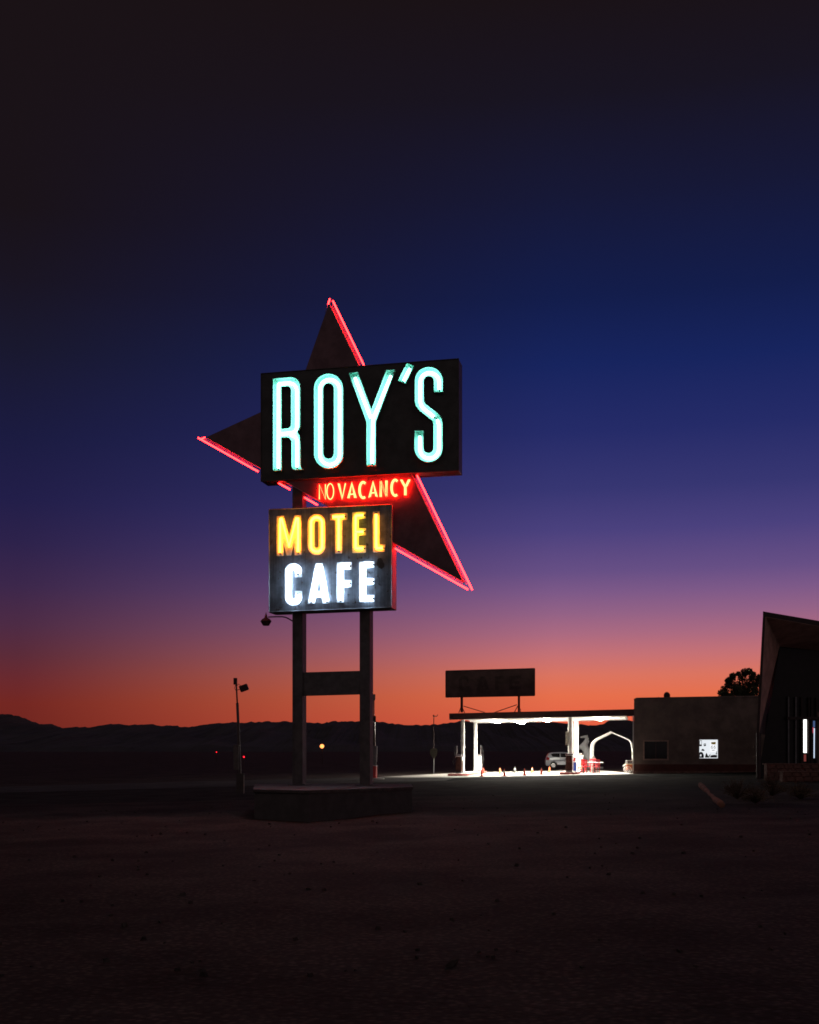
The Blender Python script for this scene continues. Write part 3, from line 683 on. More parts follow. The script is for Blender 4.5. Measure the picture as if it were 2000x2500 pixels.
# ------------------------------------------------------------------ parked car, side on, facing right
def car():
    o = empty('parked_car', (0,0,0), 'silver hatchback parked behind the right pump island', 'car'); WL[o.name] = Vector((0,0,0))
    prof_ = [(-1.93,.34),(-1.96,.55),(-1.93,.80),(-1.86,1.0),(-1.78,1.18),(-1.62,1.42),(-1.35,1.50),(-.7,1.545),(-.1,1.53),(.35,1.44),(.75,1.22),(1.02,1.04),(1.5,.95),(1.85,.82),(1.98,.62),(1.98,.38),(1.85,.28)]
    def arch(cx_): return [(cx_+.36*math.cos(R(a_)), .31+.36*math.sin(R(a_))) for a_ in range(0, 181, 20)]
    low = arch(1.28)+arch(-1.22)
    pr = prof_+[(1.85,.24)]+low+[(-1.85,.26)]
    def hw(x, z): 
        w_ = .84 if z < .85 else .84-(z-.85)*.36
        if abs(x) > 1.5: w_ -= (abs(x)-1.5)**2*.55
        return w_
    mb = MB(); n = len(pr)
    rings = [-1.0, -.86, .86, 1.0]
    for k in rings:
        for x, z in pr:
            sh = .965 if abs(k) == 1.0 else 1.0
            mb.v.append(Vector((x*sh if abs(k) == 1 else x, hw(x, z)*k, .75+(z-.75)*(sh if z > .9 else 1))))
    for r_ in range(3):
        for i in range(n): j = (i+1) % n; mb.f.append([r_*n+i, r_*n+j, (r_+1)*n+j, (r_+1)*n+i])
    t_ = tessellate_polygon([[Vector((x, z, 0)) for x, z in pr]])
    for a_ in t_: mb.f.append(list(a_)[::-1]); mb.f.append([3*n+i for i in a_])
    body = mb.build('body', M['silver'], o, True); body.modifiers.new('es', 'EDGE_SPLIT').split_angle = R(32)
    def side(pts, name, m_, par, off=.012):
        for s_ in (-1, 1):
            lp = [Vector((x, s_*(hw(x, z)+off-.0), z)) for x, z in pts]; mb = MB(); nn = len(lp)
            mb.v += lp+[p-Vector((0, s_*.03, 0)) for p in lp]
            for a_ in tessellate_polygon([[Vector((x, z, 0)) for x, z in pts]]): mb.f.append(list(a_)); mb.f.append([nn+i for i in a_][::-1])
            for i in range(nn): j = (i+1) % nn; mb.f.append([i, j, nn+j, nn+i])
            mb.build(name, m_, par)
    side([(-1.45,1.33),(-1.28,1.10),(-.62,1.05),(-.62,1.42),(-1.2,1.41)], 'side_window', M['glass_dark'], o)
    side([(-.55,1.05),(.18,1.02),(.18,1.40),(-.1,1.43),(-.55,1.425)], 'side_window', M['glass_dark'], o)
    side([(.25,1.02),(.86,1.01),(.40,1.34),(.25,1.38)], 'side_window', M['glass_dark'], o)
    side([(-1.86,.82),(-1.62,.80),(-1.55,1.0),(-1.80,1.10)], 'tail_light', M['red_enamel'], o, .008)
    side([(1.55,.72),(1.88,.70),(1.78,.84),(1.45,.90)], 'headlight', M['chrome'], o, .008)
    side([(-.35,.90),(-.15,.90),(-.15,.93),(-.35,.93)], 'door_handle', M['chrome'], o, .03)
    side([(-.87,.28),(.92,.28),(.92,.36),(-.87,.36)], 'sill', M['tyre'], o, .004)
    side([(-.585,.40),(-.575,.40),(-.575,1.04),(-.585,1.04)], 'door_gap', M['tyre'], o, .002)
    side([(.21,.40),(.22,.40),(.22,1.02),(.21,1.02)], 'door_gap', M['tyre'], o, .002)
    mb = MB(); mb.quad8([(-1.80,-.52,1.12),(-1.80,.52,1.12),(-1.62,.46,1.40),(-1.62,-.46,1.40),(-1.77,-.52,1.11),(-1.77,.52,1.11),(-1.58,.46,1.40),(-1.58,-.46,1.40)]); mb.build('rear_window', M['glass_dark'], o)
    for x in (-1.22, 1.28):
        for s_ in (-1, 1):
            mb = MB(); mb.lathe([(.19,-.09),(.29,-.10),(.31,-.07),(.31,.07),(.29,.10),(.19,.09)], (x, s_*.74, .31), 24, 'Y'); w_ = mb.build('wheel', M['tyre'], o, True)
            mb = MB(); yy = s_*.835
            mb.lathe([(.205,-.01),(.205,.012),(.17,.012),(.17,-.01)], (x, yy, .31), 24, 'Y'); mb.lathe([(.05,-.01),(.05,.02)], (x, yy, .31), 12, 'Y')
            for k in range(5):
                a_ = 2*math.pi*k/5+.3; mb.box((x+.11*math.cos(a_), yy, .31+.11*math.sin(a_)), (.15,.02,.055), 0, 0, -a_)
            mb.build('rim', M['chrome'], w_)
    return o
cr = car(); cp = P(1382, 1879, 110); cr.location = (cp.x-.3, 103, gz(12)); cr.rotation_euler = (0,0,R(-4)); cr.scale = (.93,.93,.93)
# car centre so that its tail is at px 1331
cr.location.x = (1331-CX)/F*103+1.82

# ------------------------------------------------------------------ rearing white horse statue
def horse():
    d_ = 98.0; base_ = P(1442, 1877, d_); g = gz(base_.x)
    k = d_/F; GH = 1
    def q(x, y, oy=0): return Vector(((x-CX)*k, d_+oy, CH+(YH-y)*k))
    z5 = lambda x, y: (1300+x*.208696, 1680+y*.208696)
    o = empty('horse_statue', (base_.x, d_, g), 'pale life size statue of a rearing horse beside the tubular frame', 'statue')
    pts = []; ed = []; rad = []
    def chain(lst, start=None):
        prev = start
        for (x, y, oy, r_) in lst:
            pts.append(q(*z5(x, y), oy)); rad.append(r_); i = len(pts)-1
            if prev is not None: ed.append((prev, i))
            prev = i
        return prev
    pelvis = chain([(664,795,0,(.34,.36))])
    ch_ = chain([(640,745,0,(.33,.33)),(612,705,0,(.33,.34)),(598,680,0,(.29,.30))], pelvis)
    nk = chain([(614,648,0,(.20,.22)),(630,612,0,(.15,.16)),(637,580,0,(.12,.12)),(632,566,0,(.11,.11))], ch_)
    hd = chain([(612,570,0,(.10,.13)),(588,572,0,(.075,.09)),(566,576,0,(.065,.07)),(558,577,0,(.05,.05))], nk)
    for s_ in (-1, 1):
        chain([(640,556,s_*.07,(.045,.04)),(644,548,s_*.08,(.015,.02))], nk)
        chain([(655,826,s_*.22,(.23,.28)),(668,862,s_*.26,(.13,.15)),(655,885,s_*.26,(.085,.09)),(660,915,s_*.26,(.07,.07)),(652,930,s_*.26,(.09,.08))] if s_ < 0 else
              [(640,828,s_*.22,(.23,.28)),(652,860,s_*.26,(.13,.15)),(636,884,s_*.26,(.085,.09)),(644,912,s_*.26,(.07,.07)),(634,928,s_*.26,(.09,.08))], pelvis)
        chain([(570,690,s_*.2,(.17,.2)),(540,700+s_*8,s_*.22,(.11,.12)),(518,690+s_*14,s_*.22,(.075,.08)),(512,722+s_*10,s_*.22,(.06,.06)),(502,730+s_*10,s_*.22,(.07,.06))], ch_)
    chain([(695,800,0,(.14,.14)),(716,815,0,(.15,.17)),(728,848,0,(.13,.15)),(726,885,0,(.08,.09)),(722,905,0,(.03,.03))], pelvis)
    o0 = WL[o.name]
    me = bpy.data.meshes.new('body'); me.from_pydata([tuple(p-o0) for p in pts], ed, []); me.update()
    b_ = bpy.data.objects.new('body', me); col.objects.link(b_); b_.parent = o; me.materials.append(M['statue'])
    sk = b_.modifiers.new('skin', 'SKIN'); sk.use_smooth_shade = True
    for i, v_ in enumerate(me.skin_vertices[0].data): v_.radius = rad[i]; v_.use_root = (i == 0)
    b_.modifiers.new('sub', 'SUBSURF').levels = 2; b_.modifiers['sub'].render_levels = 2
    mb = MB(); lp = [q(*z5(x, y), -.05) for x, y in [(636,558),(650,552),(648,575),(660,590),(655,606),(664,622),(656,640),(650,655),(634,648),(628,610)]]
    mb.prism(lp, (0,.12,0)); WL[b_.name] = o0; mb.build('mane', M['statue'], b_)
    mb = MB(); mb.box((base_.x+.2, d_, g+.06), (1.5,1.2,.16)); mb.build('plinth', M['grey'], o)
horse()

# ------------------------------------------------------------------ tubular carport frame
cf = empty('tubular_frame', gpt(1490, 1886), 'white bent tube gable frame without cover, next to the station wall', 'carport frame')
z5 = lambda x, y: (1300+x*.208696, 1680+y*.208696)
fr = [(678,985),(681,840),(685,695),(692,655),(712,622),(745,597),(915,514),(1085,585),(1130,608),(1155,640),(1166,690),(1178,900),(1181,985)]
for k in range(3):
    dd = 84.0; off = V*(1.9*k); mb = MB()
    pts = [P(*z5(x, y), dd)+off for x, y in fr]; ga = gz(pts[0].x); 
    pts[0].z = gz(pts[0].x)+.05; pts[-1].z = gz(pts[-1].x)+.05
    mb.tube(pts, .045 if k == 0 else .036, 8); mb.build('hoop', M['white_paint'], cf, True)
mb = MB(); a_ = P(*z5(915, 520), 84.0); mb.tube([a_, a_+V*4.05], .03, 6); mb.build('ridge_tube', M['white_paint'], cf)

# ------------------------------------------------------------------ table and chairs
tp = gpt(1450, 1888); T0 = Vector((tp.x, 80.2, gz(tp.x)+.018))
tb = empty('round_table', T0, 'white round table on a dark pedestal, between the red chairs', 'table')
c_ = T0+Vector((((1451.5-CX)/F*80.2)-T0.x, 0, 0))
mb = MB(); mb.lathe([(.58,.70),(.61,.705),(.61,.735),(.58,.74)], c_, 28); mb.build('table_top', M['white_paint'], tb)
mb = MB(); mb.lathe([(.12,.05),(.07,.12),(.06,.60),(.14,.70)], c_, 14); mb.build('pedestal', M['maroon'], tb)
mb = MB(); mb.lathe([(.34,.0),(.34,.03),(.12,.06)], c_, 18); mb.build('foot', M['maroon'], tb)
def chair():
    o = empty('wooden_chair', (0,0,0), 'red chair', 'chair', 'red wooden chairs around the round table'); WL[o.name] = Vector((0,0,0))
    mb = MB(); mb.box((0,0,.44), (.46,.44,.045)); mb.build('seat', M['red_chair'], o, bevel=.01)
    for x in (-.2, .2):
        mb = MB(); mb.box((x,-.19,.21), (.04,.04,.42)); mb.build('leg', M['maroon'], o)
        mb = MB(); mb.tube([(x,.20,0),(x,.19,.44),(x,.27,.92)], .021, 6); mb.build('leg', M['red_chair'], o)
        mb = MB(); mb.box((x*1.12,.0,.66), (.045,.42,.025)); mb.tube([(x*1.12,-.18,.44),(x*1.12,-.18,.66)], .015, 6); mb.build('armrest', M['red_chair'], o)
    bk = MB(); bk.box((0,.265,.89), (.46,.03,.10)); bk.box((0,.225,.60), (.42,.025,.05)); bo = bk.build('backrest', M['red_chair'], o, bevel=.005)
    for k in range(6):
        mb = MB(); x = -.15+k*.06; mb.box((x,.245,.73), (.032,.015,.24), 0, R(-9)); mb.build('spindle', M['red_chair'], bo)
    mb = MB(); mb.tube([(-.2,-.19,.15),(-.2,.19,.15)], .012, 5); mb.tube([(.2,-.19,.15),(.2,.19,.15)], .012, 5); mb.tube([(-.2,0,.15),(.2,0,.15)], .012, 5); mb.build('stretcher', M['maroon'], o)
    return o
ch0 = chair()
def at_g(px, d_): x = (px-CX)/F*d_; return Vector((x, d_, gz(x)+.018))
ch0.location = at_g(1422, 78.4); ch0.rotation_euler = (0,0,R(200)); ch0['label'] = 'red chair left of the table, its back toward the canopy column'
dup(ch0, at_g(1456.5, 78.0), R(172), 'red spindle back chair in front of the round table')
dup(ch0, at_g(1451, 82.6), R(8), 'red chair behind the round table, only its top rail showing')
dup(ch0, at_g(1431, 81.4), R(110), 'red chair tucked behind the leftmost chair')

# ------------------------------------------------------------------ cart by the station wall
cp = at_g(1537, 79.0)
ct = empty('vending_cart', cp, 'little cart with white wheels and a glass case, against the station wall', 'cart')
mb = MB(); mb.box(cp+Vector((.03,0,.36)), (.42,.5,.36), 0); mb.build('body', mat('orange_brown_wood', (.42,.12,.05), .6), ct, bevel=.02)
mb = MB(); mb.box(cp+Vector((0,0,.565)), (.56,.62,.04)); mb.build('tray', mat('cream_wood', (.75,.62,.42), .6), ct)
for s_ in (-.28, .28):
    mb = MB(); mb.tube([cp+Vector((-.12+.20*math.cos(a_), s_, .21+.20*math.sin(a_))) for a_ in [2*math.pi*i/20 for i in range(20)]], .022, 6, closed=True)
    for q_ in range(4): a_ = q_*math.pi/4; mb.tube([cp+Vector((-.12+.2*math.cos(a_),s_,.21+.2*math.sin(a_))), cp+Vector((-.12-.2*math.cos(a_),s_,.21-.2*math.sin(a_)))], .010, 5)
    mb.build('wheel', M['white_paint'], ct, True)
cc = MB()
for x in (-.2, .2):
    for y in (-.22, .22): cc.box(cp+Vector((x,y,.70)), (.015,.015,.24))
cc.box(cp+Vector((0,0,.825)), (.43,.47,.012)); cc.build('case_frame', M['white_paint'], ct)
mb = MB(); mb.box(cp+Vector((0,0,.70)), (.395,.435,.22)); mb.build('glass_case', M['glass_dark'], ct)
mb = MB(); mb.tube([cp+Vector((-.26,-.2,.55)),cp+Vector((-.38,-.2,.50)),cp+Vector((-.42,-.2,.42))], .014, 6); mb.tube([cp+Vector((-.26,.2,.55)),cp+Vector((-.38,.2,.50)),cp+Vector((-.42,.2,.42))], .014, 6); mb.build('handle', M['white_paint'], ct)

# ------------------------------------------------------------------ station building
def BW(u, v, z): return CW(UL+u, v, z)      # z as at the left end of the canopy; slope added
gb = empty('station_building', BW(0, 0, gz(14.5)), 'low flat roofed stucco building with one lit and one dark window', 'building')
BL, BD = 19.0, 8.0
zr = 4.86                                   # roof height (left-end frame)
WP = Plane(BW(0,0,0).x, BW(0,0,0).y, CA)
def WS(x, y, n=0): return WP.at(x, y, n)
def wu(p): return (p-BW(0,0,0)).dot(Vector((U.x,U.y,0)))
# front wall with two openings, made of strips
w1 = (WS(1573.8,1852.8), WS(1629.3,1810.4)); w2 = (WS(1708,1851.3), WS(1753.2,1806))
def wr(w): return wu(w[0]), wu(w[1]), w[0].z, w[1].z
a0, a1, ab, at_ = wr(w1); b0, b1, bb, bt_ = wr(w2)
def wbox(mb, u0, u1, v0, v1, z0, z1):       # absolute z, no slope
    def q(u, v, z): p = BW(u, v, 0); p.z = z; return p
    return mb.quad8([q(u0,v0,z0),q(u1,v0,z0),q(u1,v0,z1),q(u0,v0,z1),q(u0,v1,z0),q(u1,v1,z0),q(u1,v1,z1),q(u0,v1,z1)])
zt1 = 5.09
mb = MB(); TW = .22
wbox(mb, 0, a0, 0, TW, .05, zt1); wbox(mb, a0, a1, 0, TW, .05, ab); wbox(mb, a0, a1, 0, TW, at_, zt1); wbox(mb, a1, b0, 0, TW, .05, zt1)
wbox(mb, b0, b1, 0, TW, .05, bb); wbox(mb, b0, b1, 0, TW, bt_, zt1); wbox(mb, b1, BL, 0, TW, .05, zt1)
wbox(mb, 0, .22, TW, BD, .05, zt1-.02); wbox(mb, BL-.2, BL, TW, BD, .05, zt1-.02); wbox(mb, .22, BL-.2, BD-.2, BD, .05, zt1-.02)
mb.build('wall', M['wall'], gb)
mb = MB(); q = []
def bq(u, v, z): p = BW(u, v, 0); p.z = z; return p
mb.quad8([bq(.10,-.03,zt1),bq(BL,-.03,zt1),bq(BL,-.03,zt1+.21),bq(.10,-.03,zt1+.06),bq(.10,.3,zt1),bq(BL,.3,zt1),bq(BL,.3,zt1+.21),bq(.10,.3,zt1+.06)])
mb.build('parapet', M['wall'], gb, bevel=.02)
mb = MB(); wbox(mb, .25, BL-.25, .35, BD-.25, zt1-.35, zt1-.2); mb.build('roof', M['roof'], gb)
mb = MB(); wbox(mb, -.02, BL, -.03, -.004, .1, .86); mb.build('wainscot', M['wainscot'], gb)
mb = MB(); wbox(mb, -.05, BL, -.20, -.034, .1, .42); mb.build('plinth', mat('plinth_concrete', (.2,.12,.10), .9, 0, .3, 3), gb)
mb = MB(); wbox(mb, -.085, -.012, -.06, .05, .2, zt1-1.1); mb.build('downpipe', M['white_paint'], gb)
def wframe(u0, u1, z0, z1, w, m_, par, name='window'):
    mb = MB(); wbox(mb, u0-w, u0, -.03, .05, z0-w, z1+w); wbox(mb, u1, u1+w, -.03, .05, z0-w, z1+w)
    wbox(mb, u0, u1, -.03, .05, z0-w, z0); wbox(mb, u0, u1, -.03, .05, z1, z1+w); return mb.build(name, m_, par)
f1 = wframe(a0, a1, ab, at_, .09, mat('frame_tan', (.42,.29,.24), .7), gb)
mb = MB(); wbox(mb, a0, a1, .08, .1, ab, at_); mb.build('pane', M['glass_dark'], f1)
mb = MB(); wbox(mb, (a0+a1)/2-.02, (a0+a1)/2+.02, .03, .078, ab, at_); mb.build('glazing_bar', M['board'], f1)
f2 = wframe(b0, b1, bb, bt_, .035, mat('frame_white', (.6,.6,.62), .5), gb)
# room behind the second window: no lamp, its back wall glows itself
rm = MB(); wbox(rm, b0-.5, b1+.5, 2.4, 2.46, .4, 3.4); rm.build('glowing_room_wall', M['room_wall_glow'], gb)
rm = MB(); wbox(rm, b0-.8, b1+.8, .3, 2.38, .42, .46); wbox(rm, b0-.8, b0-.7, .3, 2.38, .46, 3.4); wbox(rm, b1+.7, b1+.8, .3, 2.38, .46, 3.4); wbox(rm, b0-.8, b1+.8, .3, 2.38, 3.4, 3.44); rm.build('room_lining', M['white_paint'], gb)
z6 = lambda x, y: (1660+x*.069565, 1780+y*.069565)
def RM(x, y, n): return WP.at(*z6(x, y), n)
def item(name, lab, cat, loops, n, m_, th=.03, hole=None):
    mb = MB(); mb.plate([[RM(x, y, n) for x, y in l] for l in loops], -V*th); o = mb.build(name, m_, None, origin=RM(*loops[0][0], n)); return tag(o, lab, cat)
ink = mat('dark_ink', (.03,.035,.045), .8)
# route sign on the back wall : yellow top, 66, small dark bar
sg = empty('wall_poster', RM(1175, 620, 2.3), 'poster with a yellow heading and the number 66 inside the lit window', 'poster')
yel = mat('yellow_ink', (.75,.48,.05), .7)
mb = MB(); mb.plate([[RM(x, y, 2.36) for x, y in [(1060,425),(1290,420),(1290,800),(1060,805)]]], -V*.01); bd_ = mb.build('sheet', emit('glowing_paper', (.95,.97,1.0), 1.0), sg)  # paper emits, room lighting is put into its material
mb = MB(); mb.plate([[RM(x, y, 2.345) for x, y in [(1090,465),(1270,450),(1255,500),(1265,535),(1180,540),(1100,525),(1110,500)]]], -V*.01); mb.build('heading', yel, sg)
for cx_ in (1132, 1225):
    mb = MB(); mb.tube([RM(x, y, 2.335) for x, y in arc(cx_, 655, 28, 32, 0, 360, 14)[:-1]], .012, 5, closed=True)
    mb.tube([RM(x, y, 2.335) for x, y in [(cx_-28,655),(cx_-22,620),(cx_,590),(cx_+18,572)]], .012, 5); mb.build('numeral', ink, sg)
mb = MB(); mb.plate([[RM(x, y, 2.345) for x, y in [(1130,738),(1225,735),(1225,752),(1130,755)]]], -V*.01); mb.build('caption', ink, sg)
item('picture_frame', 'small dark framed picture on the wall seen through the lit window', 'picture', [[(840,510),(918,505),(918,595),(840,600)],[(862,530),(898,528),(898,552),(862,554)]], 2.3, mat('grey_ink', (.16,.18,.20), .7))
item('wall_shelf', 'tall narrow grey frame at the left edge inside the lit window', 'frame', [[(690,400),(775,395),(775,600),(690,604)],[(705,418),(762,414),(762,540),(705,543)]], 2.2, mat('brownish', (.25,.20,.20), .7))
item('plush_toy', 'dark blue rounded bundle with a lighter rim low left inside the lit window', 'goods', [[(690,1010),(690,830),(730,800),(780,810),(820,860),(845,940),(835,1010)],[(700,950),(730,870),(760,900),(755,960)]], 1.2, mat('navy_cloth', (.02,.025,.05), .9), .2)
item('cap', 'dark cap on a stand inside the lit window, above the blue bundle', 'cap', [[(755,760),(770,710),(810,695),(850,720),(870,760),(830,770),(790,765)]], 1.3, ink, .15)
item('cone_tree', 'small dark green pointed ornament in the middle of the lit window', 'ornament', [[(880,1000),(905,900),(932,830),(965,890),(1000,960),(1075,870),(1070,900),(1030,1005)]], 1.1, mat('green_ornament', (.03,.045,.02), .9), .12)
item('goods_box', 'low dark patterned box at the right of the lit window', 'box', [[(1060,1000),(1085,925),(1200,905),(1300,915),(1300,1000)]], 1.0, mat('mauve_goods', (.10,.07,.11), .8, 0, .9, 20), .3)
item('wire_rack', 'thin dark rack of small things at right in the lit window', 'rack', [[(1285,790),(1310,770),(1300,850),(1315,860),(1290,915),(1280,870),(1240,880),(1280,845)]], 1.5, ink, .04)

# satellite dish and vent on the roof
dsh = empty('satellite_dish', P(1628, 1706, 77.5), 'round satellite dish on the flat roof above the dark window', 'satellite dish')
c_ = P(1628.5, 1698.5, 77.5)
mb = MB(); pr_ = [(.245,.0),(.235,-.03),(.15,-.07),(.02,-.09)]; mb.lathe([(r_, h_) for r_, h_ in pr_], c_, 24, 'Y', R(20)); mb.build('reflector', M['roof'], dsh, True)
mb = MB(); mb.tube([c_+Vector((0,.05,-.02)), c_+Vector((0,.15,-.1)), c_+Vector((0,.15,-.45))], .025, 6); mb.build('mount', M['roof'], dsh)
mb = MB(); mb.tube([c_+Vector((0,0,-.22)), c_+Vector((.05,-.3,-.1))], .012, 5); mb.build('feed_arm', M['roof'], dsh)
vt = MB(); c_ = P(1608, 1706.5, 77.5); vt.lathe([(.08,-.3),(.08,.02),(.04,.04),(.05,.10),(.02,.13)], c_, 12); tag(vt.build('roof_vent', M['roof'], None, origin=c_), 'stubby vent pipe on the flat roof left of the satellite dish', 'vent')

# tree behind the building
tr = empty('tree', (29.5, 101, gz(29.5)), 'dark leafy tree rising behind the flat roofed building', 'tree')
bx = 29.0; rnd = random.Random(21)
mb = MB(); mb.tube([(bx,101,0),(bx+.1,101,2.2),(bx-.1,101,3.6)], [.32,.24,.18], 10)
tips = []
clumps_px = [(1762,1693,9),(1770,1684,10),(1779,1672,9),(1786,1658,10),(1790,1650,7),(1797,1690,13),(1806,1674,12),(1812,1655,10),(1818,1642,9),(1829,1640,8),(1836,1656,9),(1826,1670,12),(1822,1690,14),(1843,1688,13),(1846,1668,9),(1852,1655,8),(1860,1675,14),(1870,1660,12),(1880,1680,14),(1770,1697,9),(1805,1700,15),(1850,1704,15),(1840,1646,5),(1815,1700,16),(1828,1698,16),(1800,1684,12),(1818,1684,13),(1838,1675,12),(1785,1700,12),(1792,1676,9),(1776,1662,5),(1803,1645,5)]
for (x, y, r_) in clumps_px:
    c_ = P(x, y, 101+rnd.uniform(-1.2,1.2)); tips.append((c_, r_*101/F))
    mid = Vector((bx, 101, 3.4)).lerp(c_, .5)+Vector((0,0,-.25)); mb.tube([(bx-.05,101,3.4), mid, c_], [.10,.055,.02], 6)
mb.build('trunk', M['bark'], tr, True)
mb = MB()
for c_, r_ in tips:
    for k in range(420):
        v_ = Vector((rnd.gauss(0,1), rnd.gauss(0,1), rnd.gauss(0,1))).normalized()*r_*rnd.random()**.5*1.15
        p = c_+v_; a_ = Vector((rnd.gauss(0,1), rnd.gauss(0,1), rnd.gauss(0,1))).normalized(); b_ = a_.orthogonal().normalized(); s_ = rnd.uniform(.035,.085)
        i = len(mb.v); mb.v += [p-a_*s_*1.5, p+b_*s_*.6, p+a_*s_*1.5, p-b_*s_*.6]; mb.f.append([i,i+1,i+2,i+3])
mb.build('crown', M['leaf'], tr)

# ------------------------------------------------------------------ office with the soaring roof
z7 = lambda x, y: (1520+x*.278261, 1460+y*.278261)
of = empty('motel_office', (19.5, 62, gz(19.5)), 'dark office with a soaring slanted roof and narrow lit glass strips', 'building')
Af, Bf = P(1863,1492.5,60), P(2090,1531,62.5); Ai, Bi = P(1903.8,1578.5,63), P(2090,1597,65.5)
Cf, Ci = P(1847.5,1790,60), P(1852.5,1790,63)
Cg = (1848-CX)/F*63
up = Vector((0,0,.30)); lf = Vector((-.0,.35,0))
mb = MB(); mb.quad8([Af+Vector((0,0,-.27)), Bf+Vector((0,0,-.30)), Bi, Ai, Af+Vector((0,0,-.255)), Bf+Vector((0,0,-.285)), Bi+Vector((0,0,.015)), Ai+Vector((0,0,.015))]); mb.build('soffit', M['soffit'], of)
mb = MB(); mb.quad8([Af+Vector((.14,.0,-.27)), Ai, Ci, Cf+Vector((.14,0,0)), Af+Vector((.13,.0,-.27)), Ai+Vector((-.015,0,0)), Ci+Vector((-.015,0,0)), Cf+Vector((.13,0,0))]); mb.build('wing_wall', M['soffit'], of)
back = Vector((3.9, 9.5, -2.8))
mb = MB(); mb.quad8([Af+Vector((0,0,-.25)), Bf+Vector((0,0,-.28)), Bf, Af, Af+back+Vector((0,0,-.25)), Bf+back+Vector((0,0,-.28)), Bf+back, Af+back]); mb.build('roof', M['roof'], of)
mb = MB(); mb.quad8([Af+Vector((0,.01,-.25)), Af+Vector((.13,.01,-.27)), Cf+Vector((.13,0,0)), Cf, Af+Vector((0,.01,-.25))+back, Af+Vector((.13,0,-.27))+back, Cf+Vector((.13,0,0))+back*.8+Vector((0,0,2.2)), Cf+back*.8+Vector((0,0,2.2))]); mb.build('wing_edge', M['roof'], of)
mb = MB(); gq = gz(18)-.1; mb.quad8([(Cf.x,60,gq),(Cf.x+.15,60,gq),(Cf.x+.15,60,Cf.z+.05),(Cf.x,60,Cf.z+.05),(Cg,63.1,gq),(Cg+.25,63.1,gq),(Cg+.25,63.1,Cf.z),(Cg,63.1,Cf.z)]); mb.build('pier', M['roof'], of)
# glazed front wall (set back)
def OF(x, y, n=0): return P(x, y, 63.2+(x-1900)*.012+n)
mb = MB(); g = gz(19)-.1
f = [OF(1850,1893), OF(2090,1893), OF(2090,1598), OF(1904.5,1579.5), ]
f[0].z = f[1].z = g; mb.prism([f[0], f[1], f[2], f[3]], Vector((.05,.12,0))); mb.build('front_wall', mat('dark_glazing', (.02,.017,.018), .35, 0, .2, 3, spec=.3), of)
for xl, xr, ya, yb, m_ in ((1962.3,1970,1757,1838,'entry_light'),):
    mb = MB(); mb.quad8([OF(xl,yb,-.02),OF(xr,yb,-.02),OF(xr,ya,-.02),OF(xl,ya,-.02),OF(xl,yb,-.06),OF(xr,yb,-.06),OF(xr,ya,-.06),OF(xl,ya,-.06)]); mb.build('lit_glass', M[m_], of)
mb = MB(); mb.quad8([OF(1963,1859,-.02),OF(1968.6,1859,-.02),OF(1968.6,1842,-.02),OF(1963,1842,-.02),OF(1963,1859,-.05),OF(1968.6,1859,-.05),OF(1968.6,1842,-.05),OF(1963,1842,-.05)]); mb.build('lower_glass', emit('dim_red_interior', (.16,.035,.03)), of)
for x0, x1, x2, x3, ya, yb, c_ in ((1985.5,1990.3,1985.5,1990.3,1760,1776,(.06,.10,.22)),(1984.2,1987,1984.5,1987,1776,1790,(.45,.05,.08)),(1987.2,1989.8,1987,1989.3,1778,1851,(.75,.88,1.1))):
    mb = MB(); q = [(x2,yb),(x3,yb),(x1,ya),(x0,ya)]; mb.quad8([*[OF(*p,-.02) for p in q], *[OF(*p,-.05) for p in q]]); mb.build('glass_strip', emit('strip_glow', c_), of)
for x in (1925, 1943, 1957, 1975, 1981.5, 1994, 2012):
    mb = MB(); p = OF(x, 1760, -.08); mb.box((p.x, p.y, (g+4.6)/2), (.07,.12,4.6-g)); mb.build('mullion', M['grey'] if x < 1950 else M['roof'], of)
mb = MB(); mb.quad8([OF(1922,1757,-.2),OF(2090,1757,-.2),OF(2090,1750,-.2),OF(1922,1750,-.2),OF(1922,1757,-.02),OF(2090,1757,-.02),OF(2090,1750,-.02),OF(1922,1750,-.02)]); mb.build('transom', M['roof'], of)
# side / back volume
mb = MB(); mb.prism([(Cg+.7, 63.8, g), (26, 65, g), (27, 73, g), (21.8, 72, g)], (0,0,3.6)); mb.build('rear_block', M['wall'], of)
# stone planters
def planter(x0, y_top, d_, ln_, lab, wd=.5):
    p = P(x0, y_top, d_); h_ = p.z-gz(p.x)+.1
    mb = MB(); rnd = random.Random(int(x0)); o = empty('stone_planter', (p.x, p.y, gz(p.x)), lab, 'planter', 'low stone planters by the office')
    mb.quad8([(p.x,p.y,p.z-h_),(p.x+ln_,p.y+.6,p.z-h_),(p.x+ln_,p.y+.6,p.z),(p.x,p.y,p.z),(p.x,p.y+wd,p.z-h_),(p.x+ln_,p.y+.6+wd,p.z-h_),(p.x+ln_,p.y+.6+wd,p.z),(p.x,p.y+wd,p.z)])
    mb.build('wall', M['stone'], o, bevel=.03)
    mb = MB(); k = int(ln_/.42)
    for r_ in range(int(h_/.2)):
        for i in range(k):
            c_ = Vector((p.x+(i+.5+(r_ % 2)*.3)*ln_/(k+.5), p.y+.6*(i+.5)/k-.02, p.z-.11-r_*.2)); mb.box(c_, (.37*rnd.uniform(.8,1),.09*rnd.uniform(.6,1.3),.17), R(5))
    mb.build('facing_stone', M['stone'], o, bevel=.02)
    mb = MB(); mb.box((p.x+ln_/2, p.y+.3+wd/2, p.z+.025), (ln_+.1,wd+.1,.06), R(math.degrees(math.atan2(.6, ln_)))); mb.build('coping', M['stone'], o)
planter(1873, 1867, 57, 7, 'upper reddish stone planter against the office front')
planter(1912, 1886, 54, 6, 'lower reddish stone planter in front of the taller one')

